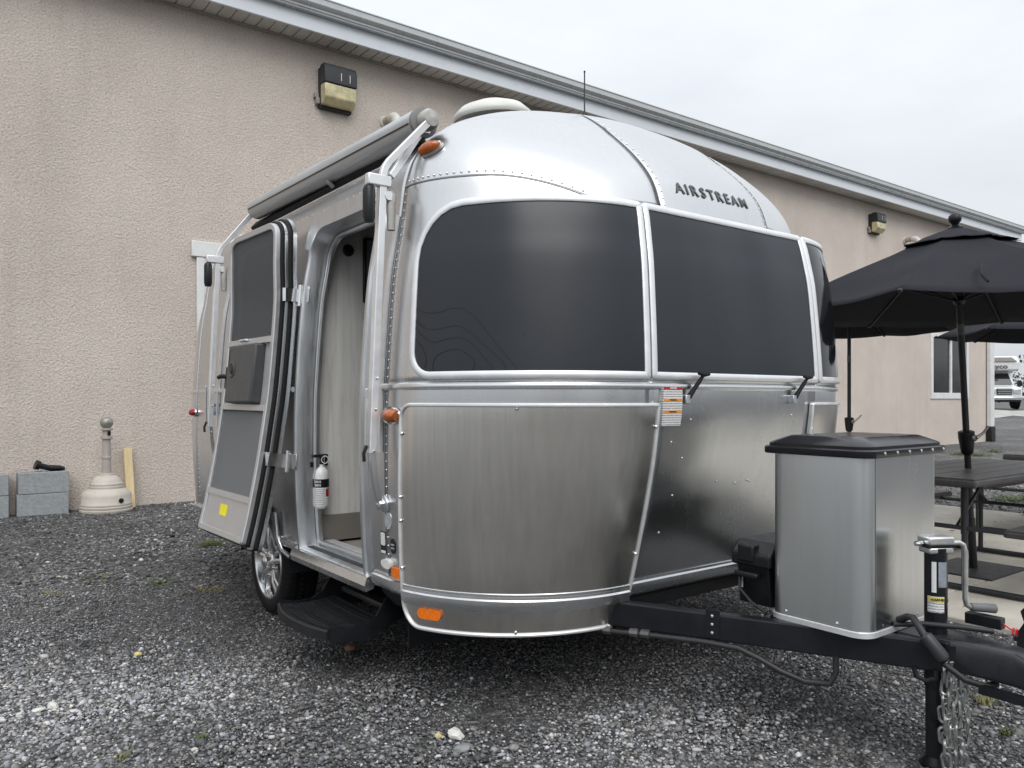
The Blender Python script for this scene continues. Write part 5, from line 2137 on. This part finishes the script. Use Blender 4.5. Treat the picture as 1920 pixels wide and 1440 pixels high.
# brake line and hose slung under the near beam
nb = lambda t, dz, dx=0: Vector((1.84 + (2.605 - 1.84) * t - .034 + dx, 2.72 + (1.13 - 2.72) * t - .016, dz))
m = MB().tube([nb(.30, .315), nb(.42, .325), nb(.55, .33), nb(.62, .325), nb(.66, .30), nb(.70, .268), nb(.745, .245), nb(.79, .25), nb(.80, .29), nb(.80, .345)], .0105, 10)
m.build('brake_hose', CAB, bl)
for t in (.335, .395, .42):
    MB().tube([nb(t, .319 + (t - .3) * .08), nb(t + .018, .320 + (t - .3) * .08)], .016, 8).build('hose_clamp', mat('dull_steel', (.16, .155, .15), .45, .8, .2, 20), bl)
q = nb(.565, .395, .012)
t_ = Vector((.765, -1.59, 0)).normalized()
m = MB().box(q, (.05, .004, .10), Matrix.Rotation(math.atan2(t_.y, t_.x), 3, 'Z'))
m.build('splice_plate', BLACKS, bl)
for dz in (-.03, .0, .03):
    MB().lathe([(.007, 0), (.006, .006), (0, .008)], q + Vector((-.003, -.001, dz)), (-.9, -.43, 0), 7).build('bolt', CHROME, bl)
MB().tube([nb(.93, .345, .0), nb(.935, .318), nb(.95, .308), nb(.965, .318), nb(.965, .345)], .008, 8).build('chain_eye', BLACKS, bl)

# wiring: plug lead hanging over the tongue
m = MB().tube([(2.57, 1.30, .47), (2.56, 1.265, .49), (2.545, 1.24, .495), (2.53, 1.215, .475), (2.525, 1.195, .452)], .0115, 12)
wl_ = m.build('plug_lead', CAB, TR)
wl_['label'] = 'black wiring lead with plug lying over the tongue'
MB().tube([(2.525, 1.195, .452), (2.525, 1.192, .450), (2.535, 1.145, .395), (2.537, 1.140, .388)], [.013, .021, .022, .018], 14).build('plug', mat('plug_grey', (.035, .036, .04), .4), wl_)
MB().lathe([(.016, 0), (.016, .004), (0, .004)], (2.5375, 1.1385, .386), (.2, -.55, -.75), 12).build('plug_face', BLACKP, wl_)
MB().lathe([(.004, .004), (.004, .008), (0, .009)], (2.5375, 1.1385, .386), (.2, -.55, -.75), 8).build('plug_pin', CHROME, wl_)
m = MB().tube([(2.56, 1.31, .455), (2.60, 1.23, .468), (2.645, 1.13, .472), (2.69, 1.06, .468)], .009, 10)
m.build('lead', CAB, TR)
m = MB().tube([(2.54, 1.145, .375), (2.56, 1.09, .335), (2.60, 1.05, .318), (2.64, 1.03, .322)], .010, 10)
m.build('lead', CAB, TR)
m = MB().box((2.775, 1.12, .475), (.036, .11, .036))
bs = m.build('breakaway_switch', BLACKP, TR, bevel=.003)
pts = [Vector((2.775, 1.065, .475)), Vector((2.772, 1.05, .468))]
coil = []
for k in range(49):
    a = 2 * math.pi * k / 8
    coil.append(Vector((2.768 + .012 * math.cos(a), 1.035 - .0011 * k, .458 + .012 * math.sin(a) - .0001 * k)))
MB().tube(pts + coil, .0028, 6).build('coiled_lanyard', mat('lanyard_red', (.55, .012, .018), .35), bs)
m = MB().box2((2.71, .96, .448), (2.77, 1.01, .46))
m.build('lanyard_tab', BLACKS, bs)

# safety chains
ZINC = mat('chain_zinc', (.42, .43, .42), .38, .85, .15, 40)
lm = MB()
L_, W_, r_ = .022, .0122, .0046
lp = [Vector((W_ * math.cos(a), 0, L_ * math.copysign(1, math.sin(a)) * .55 + W_ * math.sin(a) * 1.1)) for a in lin(0, 2 * math.pi, 20)[:-1]]
lm.tube(lp, r_, 7, closed=True)
ch = None
link_me = None
strands = [((2.572, 1.152), .006, .33), ((2.586, 1.138), -.005, .30), ((2.599, 1.125), .004, .305), ((2.582, 1.158), .002, .315), ((2.610, 1.112), -.003, .33)]
for si, ((x, y), sway, zt) in enumerate(strands):
    nl = int((zt - .012) / .0385)
    for k in range(nl):
        if ch is None:
            ch = lm.build('safety_chain', ZINC, None)
            link_me = ch.data
            ch.parent = TR
            o = ch
            ch['label'] = 'galvanised safety chains bunched under the coupler'
        else:
            o = bpy.data.objects.new('chain_link', link_me)
            COL.objects.link(o)
            o.parent = ch
        z = zt - k * .0385
        pos = Vector((x + sway * math.sin(k * .7 + si), y + .006 * math.cos(k * 1.3 + si), z))
        mw = Matrix.Translation(pos) @ Matrix.Rotation((math.pi / 2 if k % 2 else 0) + R(30) + random.uniform(-.3, .3), 4, 'Z') @ Matrix.Rotation(random.uniform(-.18, .18), 4, 'Y')
        if o is ch:
            o.matrix_local = Matrix.Translation(-OFF[TR.name]) @ mw
            ch_w = mw.copy()
        else:
            o.matrix_local = ch_w.inverted() @ mw
# hook at the top
m = MB()
hk = [Vector((2.578, 1.148, .318 + .0)), Vector((2.570, 1.140, .345)), Vector((2.572, 1.135, .372)), Vector((2.584, 1.132, .378)), Vector((2.594, 1.132, .36)), Vector((2.592, 1.134, .335))]
m.tube(hk, [.005, .006, .007, .007, .006, .004], 8)
m.build('chain_hook', ZINC, TR)

# ================================================================== FIRE EXTINGUISHER
q = at(601, 945, Y=PY - .05)
fe = empty('fire_extinguisher', (q.x, PY - .055, q.z), 'white fire extinguisher with black strap on the panel inside the doorway', 'fire extinguisher')
fx_, fy_, fz_ = q.x, PY - .055, q.z - .02
m = MB().lathe([(.0, 0), (.028, .0), (.036, .008), (.038, .02), (.038, .165), (.034, .185), (.02, .200), (.014, .204), (.014, .215), (0, .216)], (fx_, fy_, fz_), n=28)
m.build('cylinder', mat('extinguisher_white', (.74, .75, .76), .3, 0, .03, 20), fe)
m = MB().lathe([(.0392, .105), (.0395, .108), (.0395, .142), (.0392, .145)], (fx_, fy_, fz_), n=28)
sp_ = m.build('strap', BLACKP, fe)
vd = Vector((-fx_, -fy_, 0)).normalized()
ss = Vector((-vd.y, vd.x, 0))
for row in (.116, .133):
    for k in range(5):
        a = -.75 + k * .17
        c = Vector((fx_, fy_, fz_ + row)) + (vd * math.cos(a) + ss * math.sin(a)) * .0398
        MB().box(c, (.0032, .0032, .011)).build('strap_slot', STW, sp_)
rows2 = [[Vector((fx_, fy_, fz_ + z)) + (vd * math.cos(a) + ss * math.sin(a)) * .0384 for a in lin(-.95, .55, 10)] for z in (.02, .098)]
MB().grid(rows2).build('print_label', FP, fe)
rows2 = [[Vector((fx_, fy_, fz_ + z)) + (vd * math.cos(a) + ss * math.sin(a)) * .0384 for a in lin(.65, 1.3, 6)] for z in (.06, .098)]
MB().grid(rows2).build('red_label', RED, fe)
m = MB().tube([(fx_, fy_, fz_ + .205), (fx_, fy_, fz_ + .25)], .014, 12)
m.box((fx_ - .008, fy_ - .006, fz_ + .258), (.075, .024, .014))
m.box((fx_ + .028, fy_, fz_ + .235), (.012, .02, .055))
m.box((fx_ - .04, fy_ + .02, fz_ + .215), (.03, .03, .03))
m.build('valve_head', BLACKP, fe, bevel=.003)
c = Vector((fx_ + .012, fy_ - .02, fz_ + .238))
MB().tube([c + ss * .016 * math.cos(a) + Vector((0, 0, .018 * math.sin(a))) for a in lin(0, 2 * math.pi, 16)[:-1]], .002, 6, closed=True).build('pull_ring', WHITE, fe)
MB().box2((fx_ - .02, fy_ + .036, fz_ + .02), (fx_ + .02, PY, fz_ + .20)).build('bracket', BLACKP, fe)

# ================================================================== PICNIC TABLES
TOPM = NT('woodgrain_plastic')
v_ = TOPM.coord((2.2, 26, 6))
n_1 = TOPM.n('ShaderNodeTexNoise', Scale=4.0, Detail=6.0, Roughness=.6, Distortion=.4)
TOPM.l(v_, n_1.inputs['Vector'])
TOPM.l(TOPM.ramp(n_1.outputs[0], [(.3, (.040, .037, .037)), (.7, (.075, .070, .068))]), TOPM.b.inputs['Base Color'])
TOPM.b.inputs['Roughness'].default_value = .42
TOPM.bump(n_1.outputs[0], .35, .004)
TOPM = TOPM.m
FRAME = mat('frame_powder', (.020, .022, .026), .42, 0, .2, 15, .05, 150)


def board(parent, name, x0, x1, y0, y1, z, n, th):
    """one moulded top split into planks by grooves"""
    w = (y1 - y0) / n
    skirt = MB()
    skirt.box2((x0, y0, z - th), (x1, y1, z - .006))
    top = skirt.build(name, TOPM, parent, smooth=False, bevel=.012)
    for k in range(n):
        MB().box2((x0 + .006, y0 + k * w + .003 + (.004 if k == 0 else 0), z - .010), (x1 - .006, y0 + (k + 1) * w - .003 - (.004 if k == n - 1 else 0), z)).build('plank', TOPM, top, smooth=False, bevel=.004, seg=1)
    return top


def picnic_table(label):
    r = empty('picnic_table', (0, 0, 0), label, 'picnic table', 'picnic tables on the concrete slab')
    OFF[r.name] = Vector((0, 0, 0))
    z = .706
    board(r, 'table_top', -.90, .90, -.385, .385, z, 5, .05)
    for s_ in (-1, 1):
        board(r, 'bench_seat', -.88, .88, s_ * .66 - .14, s_ * .66 + .14, .43, 2, .045)
    for ex_ in (-.70, .70):
        m_ = MB().tube([(ex_, -.80, .022), (ex_, .80, .022)], .019, 10)
        foot = m_.build('foot_rail', FRAME, r)
        for y in (-.66, .66):
            m_ = MB().tube([(ex_, y, .03), (ex_, y, .39)], .017, 10)
            m_.build('bench_leg', FRAME, r)
        for y in (-.24, .24):
            m_ = MB().tube([(ex_, y, .03), (ex_, y, .36)], .017, 10)
            m_.tube([(ex_, y, .35), (ex_, y, .658)], .021, 10)
            m_.build('table_leg', FRAME, r)
        m_ = MB().tube([(ex_, -.66, .386), (ex_, -.30, .386), (ex_, .30, .386), (ex_, .66, .386)], .014, 8)
        m_.build('bench_rail', FRAME, r)
        m_ = MB().tube([(ex_, -.30, .645), (ex_, .30, .645)], .014, 8)
        m_.build('top_rail', FRAME, r)
        sg = -1 if ex_ > 0 else 1
        m_ = MB().tube([(ex_, .2, .40), (ex_ + sg * .35, .2, .64)], .010, 8)
        m_.tube([(ex_, -.2, .40), (ex_ + sg * .35, -.2, .64)], .010, 8)
        m_.build('folding_brace', FRAME, r)
    return r


t1 = picnic_table('dark woodgrain folding picnic table beside the gas bottle cover with the leaning umbrella through it')
t1.location = (5.775, 2.402, .025)
t2 = copy_tree(t1)
t2['label'] = 'dark woodgrain folding picnic table beyond the one pierced by the leaning umbrella pole'
t2.location = (8.24, 2.44, .025)

# ================================================================== UMBRELLAS
FAB = mat('umbrella_fabric', (.022, .023, .029), .85, 0, .12, 14, .25, 300, spec=.2)
POLE = mat('umbrella_pole', (.012, .013, .015), .38, 0, .2, 20)


def umbrella(label, lean, rot0=0.0, Rr=1.22, zr=1.765, za=2.275):
    r = empty('patio_umbrella', (0, 0, 0), label, 'umbrella', 'black patio umbrellas over the picnic tables')
    OFF[r.name] = Vector((0, 0, 0))
    ax = Vector((lean[0], lean[1], 2.36)).normalized()
    q = Vector((0, 0, 1)).rotation_difference(ax)

    def T(v): return Vector((v[0] + lean[0] * v[2] / 2.36, v[1] + lean[1] * v[2] / 2.36, v[2]))

    def rimpt(i, f):
        """corner i, fraction f towards corner i+1 with a drooping scallop"""
        a0, a1 = rot0 + i * math.pi / 4, rot0 + (i + 1) * math.pi / 4
        p = Vector((math.cos(a0), math.sin(a0), 0)).lerp(Vector((math.cos(a1), math.sin(a1), 0)), f)
        return p, math.sin(f * math.pi)
    m_ = MB()
    NF, NR = 8, 12
    rows_ = []
    for k in range(NR + 1):
        s_ = .04 + .96 * k / NR
        row = []
        for i in range(8):
            for j in range(NF):
                p, sag = rimpt(i, j / NF)
                # panels sag between the ribs, rim lies a little lower and pulled in
                zz = za + (zr - za) * (s_ ** 1.12) - .028 * sag * s_ * (1 - .55 * s_) * 2 - .0 * sag
                rad = Rr * s_ * (1 - .035 * sag * s_)
                zz += .012 * mnoise.noise(Vector((p.x * 3 * s_, p.y * 3 * s_, s_ * 4)))
                row.append(T((p.x * rad, p.y * rad, zz)))
        row.append(row[0])
        rows_.append(row)
    m_.grid(rows_)
    can = m_.build('canopy', FAB, r, angle=28, solid=.003)
    m_ = MB()
    rows_ = []
    for k in range(7):
        s_ = .01 + .25 * k / 6
        row = []
        for i in range(8):
            for j in range(NF):
                p, sag = rimpt(i, j / NF)
                sc_ = s_ * (1 + .10 * (1 - sag) * (k == 6))
                zz = za + .016 + (zr - za) * (s_ ** 1.12) - .006 * (k >= 5) * (1 - sag)
                zz += .012 * mnoise.noise(Vector((p.x * 9, p.y * 9, 3))) * (k / 6)
                row.append(T((p.x * Rr * sc_, p.y * Rr * sc_, zz)))
        row.append(row[0])
        rows_.append(row)
    m_.grid(rows_).build('vent_cap', FAB, can, angle=28, solid=.003)
    for i in range(8):
        p, _ = rimpt(i, 0)
        MB().tube([T((p.x * .05, p.y * .05, za - .05)), T((p.x * Rr * .5, p.y * Rr * .5, za + (zr - za) * .46 - .025)), T((p.x * Rr * .99, p.y * Rr * .99, zr - .006))], .006, 6).build('rib', POLE, can)
        MB().tube([T((p.x * .04, p.y * .04, zr + .06)), T((p.x * Rr * .48, p.y * Rr * .48, za + (zr - za) * .46 - .03))], .0045, 6).build('strut', POLE, can)
        m_ = MB()
        e = T((p.x * Rr * 1.0, p.y * Rr * 1.0, zr))
        m_.lathe([(.012, -.012), (.014, .0), (.008, .012)], e, T((p.x, p.y, -.3)), 8)
        m_.build('rib_tip', BLACKP, can)
    MB().tube([T((0, 0, .0)), T((0, 0, za + .03))], .0205, 16).build('pole', POLE, r)
    MB().tube([T((0, 0, 1.60)), T((0, 0, 1.67))], .0225, 16).build('pole_joint', mat('joint_grey', (.10, .10, .105), .3, .4, .15, 30), r)
    MB().lathe([(.024, 0), (.034, .01), (.04, .03), (.026, .06)], T((0, 0, zr + .03)), ax, 16).build('runner', BLACKP, r)
    col = MB().lathe([(.024, 0), (.036, .012), (.042, .05), (.05, .12), (.05, .158), (.03, .165)], T((0, 0, .80)), ax, 20).build('crank_housing', BLACKP, r)
    c = T((-.018, -.052, .915))
    MB().lathe([(.022, 0), (.022, .012), (.014, .02), (0, .02)], c, (-.25, -.97, 0), 14).build('crank_boss', mat('crank_grey', (.25, .25, .25), .35, .6), col)
    MB().tube([c + Vector((-.004, -.02, 0)), c + Vector((.04, -.045, .035)), c + Vector((.10, -.05, .075))], [.012, .009, .007], 8).build('crank_handle', mat('crank_grey', (.25, .25, .25)), col)
    m_ = MB()
    e = T((0, 0, za + .03))
    m_.lathe([(.016, -.03), (.04, -.025), (.045, -.015), (.02, 0), (.022, .008), (.036, .022), (.040, .040), (.036, .058), (.022, .072), (0, .078)], e, ax, 20)
    m_.build('finial', BLACKP, r)
    # tie strap hanging on one panel
    p, _ = rimpt(6, .45)
    a_ = [T((p.x * Rr * s_, p.y * Rr * s_, za + (zr - za) * (s_ ** 1.12) + .012)) + Vector((.03 * math.sin(s_ * 20), 0, 0)) for s_ in (.72, .8, .88, .96)]
    MB().tube(a_, .008, 5).build('tie_strap', FAB, can)
    rb = Matrix.Rotation(R(0), 3, 'Z')
    MB().box((.0, 0, .006), (.58, .46, .012), rb).build('base_plate', mat('base_plate_grey', (.035, .035, .037), .5, 0, .15, 20), r, bevel=.003)
    MB().tube([(0, 0, .012), T((0, 0, .36))], .0255, 16).build('base_socket', POLE, r)
    return r


u1 = umbrella('black patio umbrella leaning through the picnic table beside the gas bottle cover', (-.44, -.07), R(-80))
u1.location = (5.775, 2.402, .025)
q = at(1592, 520, Z=2.47)
u2 = umbrella('upright black patio umbrella farther back, between the trailer and the far window', (0.0, 0.0), R(10), 1.2, 1.97, 2.44)
u2.location = (8.5, 4.87, .025)
u3 = umbrella('black patio umbrella over the table next to the leaning one', (0.0, 0.0), R(25))
u3.location = (8.24, 2.44, .025)

# ================================================================== MOTORHOME, far off
MW = mat('motorhome_white', (.74, .75, .76), .3, 0, .04, 2, coat=.3)
mh = empty('motorhome', (0, 0, 0), 'white class C motorhome parked on the far side of the lot', 'motorhome')
OFF[mh.name] = Vector((0, 0, 0))
# local: x forward, y left, z up
m = MB()
m.prism([(-5.2, .55), (.2, .55), (.2, 2.15), (1.15, 2.28), (1.25, 2.75), (.9, 3.1), (-5.2, 3.25)], (0, -1.2, 0), (1, 0, 0), (0, 0, 1), (0, 2.4, 0))
m.build('coach_body', MW, mh, smooth=False, bevel=.08, seg=3)
m = MB()
m.prism([(.0, .45), (1.9, .45), (1.95, .8), (1.9, 1.22), (1.05, 1.40), (.55, 2.16), (0, 2.16)], (0, -.98, 0), (1, 0, 0), (0, 0, 1), (0, 1.96, 0))
cab = m.build('cab', MW, mh, smooth=False, bevel=.06, seg=3)
m = MB()
nn = Vector((.76, 0, .5)).normalized()
m.prism([(-.86, 0), (.86, 0), (.78, .84), (-.78, .84)], (1.075, 0, 1.42), (0, 1, 0), (-.5, 0, .8), nn * .02)
m.build('windscreen', TINT2, cab, bevel=.01)
m = MB().box2((1.92, -.42, .82), (1.985, .42, 1.18))
gl = m.build('grille', BLACKP, cab, bevel=.02)
for z in (.90, 1.0, 1.1):
    MB().box2((1.985, -.38, z - .018), (2.0, .38, z + .018)).build('grille_bar', CHROME, gl)
for s_ in (-1, 1):
    MB().box((1.94, s_ * .68, 1.0), (.1, .42, .30)).build('headlight', mat('headlamp', (.55, .56, .57), .15, .5, .2, 8), cab, bevel=.03)
    MB().tube([(.75, s_ * 1.02, 1.45), (.85, s_ * 1.28, 1.5)], .03, 6).build('mirror_arm', BLACKP, cab)
    MB().box((.85, s_ * 1.32, 1.5), (.12, .2, .36)).build('wing_mirror', BLACKP, cab, bevel=.03)
    for xw in (1.15, -3.6):
        c = (xw, s_ * .80, .40)
        ty = MB().lathe([(.25, 0), (.38, .01), (.40, .05), (.40, .2), (.38, .24), (.25, .245)], c, (0, s_, 0), 32).build('tyre', RUBBER, mh)
        MB().lathe([(.25, .20), (.24, .235), (.12, .2), (.08, .25), (0, .255)], c, (0, s_, 0), 24).build('wheel_rim', MW, ty)
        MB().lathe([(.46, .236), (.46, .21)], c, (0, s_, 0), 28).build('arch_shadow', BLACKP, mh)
m = MB().box2((1.88, -1.0, .50), (2.08, 1.0, .72))
m.build('bumper', CHROME, cab, bevel=.05)
m = MB().box2((1.9, -.9, .40), (2.02, .9, .5))
m.build('air_dam', BLACKP, cab, bevel=.03)
m = MB()
m.prism([(-1.0, 0), (1.0, 0), (.8, .34), (-.8, .34)], (1.30, 0, 2.755), (0, 1, 0), (-.70, 0, .72), (.02, 0, .02))
m.build('overcab_window', mat('overcab_tint', (.16, .15, .145), .3, 0, .1, 4), mh)
m = MB().box2((.55, -1.212, 2.45), (-.6, -1.2, 2.56))
m.build('side_stripe', mat('stripe_grey', (.2, .2, .2), .4), mh)
place_text('maker_name', 'Jayco', .40, (1.262, .0, 2.47), (0, 1, 0), (-.2, 0, 1), STB, mh, .006, .008, 1.2)
q = at(1885, 765, D=47)
q = at(1853, 765, D=47)
mh.location = (q.x, q.y, terr(q.x, q.y) + .004)
hd_ = math.atan2(-q.y, -q.x) + R(24)
mh.rotation_euler = (0, 0, hd_)

# unseen motorhomes added behind the camera for the metal and windows to mirror
for (x, y, a) in ((-9.5, -13.5, 84), (-4.6, -15.0, 80), (5.8, -15.5, 98), (11.5, -13.0, 104), (19.0, -10.0, 120)):
    c_ = copy_tree(mh)
    c_.location = (x, y, .0)
    c_.rotation_euler = (0, 0, R(a))
    c_['label'] = 'unseen white motorhome added behind the camera for reflections'
    c_['group'] = 'unseen motorhomes added for reflections'

# ================================================================== FAR TREES AND WEEDS
LEAF = mat('far_foliage', (.045, .060, .030), .9, 0, .5, 3)


def tree_band(name, angles, dist, h0, seed):
    r2 = np.random.default_rng(seed)
    vs, fs = [], []
    for a in angles:
        d = dist * r2.uniform(.92, 1.1)
        hh = h0 * r2.uniform(.65, 1.25)
        c = np.array([math.cos(a) * d, math.sin(a) * d, .5])
        nleaf = 150
        for k in range(nleaf):
            u = r2.normal(0, 1, 3)
            u /= np.linalg.norm(u)
            rr_ = r2.uniform(.4, 1) ** .5
            p = c + np.array([u[0] * hh * .55 * rr_, u[1] * hh * .55 * rr_, hh * .55 + u[2] * hh * .5 * rr_])
            s_ = hh * r2.uniform(.02, .055)
            b0 = len(vs)
            q_ = r2.normal(0, 1, (4, 3))
            for w in q_: vs.append(tuple(p + w * s_ * .6))
            fs += [(b0, b0 + 1, b0 + 2), (b0, b0 + 2, b0 + 3), (b0, b0 + 1, b0 + 3), (b0 + 1, b0 + 2, b0 + 3)]
        # stem
        b0 = len(vs)
        for z in (-.5, hh * .6):
            for k in range(4): vs.append((c[0] + .15 * math.cos(k * 1.57), c[1] + .15 * math.sin(k * 1.57), z + .5))
        fs += [(b0 + k, b0 + (k + 1) % 4, b0 + 4 + (k + 1) % 4, b0 + 4 + k) for k in range(4)]
    m_ = MB().add(vs, fs)
    o_ = m_.build(name, LEAF, None, smooth=False, recalc=False)
    return tag(o_, 'far wood of low green trees around the lot', 'trees', kind='stuff')


tree_band('distant_wood', [R(v) for v in np.arange(-190, 34, .8)], 150, 6.2, 4)

GRASS = mat('weed_green', (.09, .125, .03), .7, 0, .3, 30)
GRASSY = mat('weed_straw', (.19, .18, .075), .8, 0, .25, 30)


def weed(px, py, rad_, hgt_, n, material, label, Z=0.0):
    p = at(px, py, Z=Z)
    m_ = MB()
    for k in range(n):
        a = random.uniform(0, 2 * math.pi)
        b0 = Vector((p.x + random.gauss(0, rad_ * .35), p.y + random.gauss(0, rad_ * .35), Z + .002))
        L = rad_ * random.uniform(.5, 1.2)
        hh = hgt_ * random.uniform(.4, 1.1)
        d = Vector((math.cos(a), math.sin(a), 0))
        sdd = Vector((-d.y, d.x, 0)) * random.uniform(.0022, .0045)
        b1 = b0 + d * L * .5 + Vector((0, 0, hh))
        b2 = b0 + d * L + Vector((0, 0, hh * random.uniform(.4, 1.0)))
        m_.add([b0 - sdd, b0 + sdd, b1 + sdd * .8, b1 - sdd * .8, b2], [(0, 1, 2, 3), (3, 2, 4)])
    o_ = m_.build('weed_tuft', material, None, smooth=False, loc=(p.x, p.y, Z), recalc=False)
    return tag(o_, label, 'weed', 'weeds growing through the gravel')


weed(396, 1023, .14, .035, 90, GRASS, 'bright green weed patch below the open trailer door')
weed(302, 1094, .10, .03, 40, GRASS, 'small green weed on the gravel left of the wheel')
weed(382, 1110, .12, .025, 30, GRASSY, 'sparse yellowing weed between the wheel and the open gravel')
weed(182, 1086, .16, .03, 22, GRASSY, 'spindly dry weed on the gravel below the receptacle')
weed(92, 1116, .10, .02, 20, GRASSY, 'faint dry weed near the concrete blocks')
weed(378, 1388, .03, .02, 16, GRASS, 'tiny green sprout on the open gravel in front')
weed(230, 1423, .025, .02, 14, GRASSY, 'tiny yellow sprout on the gravel edge')
weed(1845, 1322, .045, .035, 36, GRASSY, 'straw coloured weed behind the safety chains')
weed(1888, 1378, .03, .025, 20, GRASS, 'small green weed beyond the safety chains')
for k, (px, py) in enumerate([(1800, 853), (1838, 855), (1862, 848), (1900, 940)]):
    weed(px, py, .30, .07, 120, GRASS, ['low grass clump behind the leaning umbrella pole', 'low grass clump beside the slab behind the table', 'thin grass clump near the far downspout', 'grass clump at the slab edge behind the bench'][k])

# leaf litter and grit lying on the slab
DEB = mat('leaf_litter', (.06, .045, .03), .8, 0, .4, 30)
m_ = MB()
for k in range(150):
    x, y = random.uniform(4.5, 8.9), random.uniform(1.2, 5.4)
    a = random.uniform(0, 6.28)
    L = random.uniform(.006, .03)
    d = Vector((math.cos(a), math.sin(a), 0)) * L
    e = Vector((-math.sin(a), math.cos(a), 0)) * L * random.uniform(.25, .6)
    c = Vector((x, y, .027))
    m_.add([c - d, c - e + Vector((0, 0, .004)), c + d + Vector((0, 0, .003)), c + e], [(0, 1, 2, 3)])
lt_o = m_.build('leaf_litter', DEB, None, smooth=False, recalc=False)
tag(lt_o, 'scattered dark leaf litter on the concrete slab', 'leaf litter', kind='stuff')
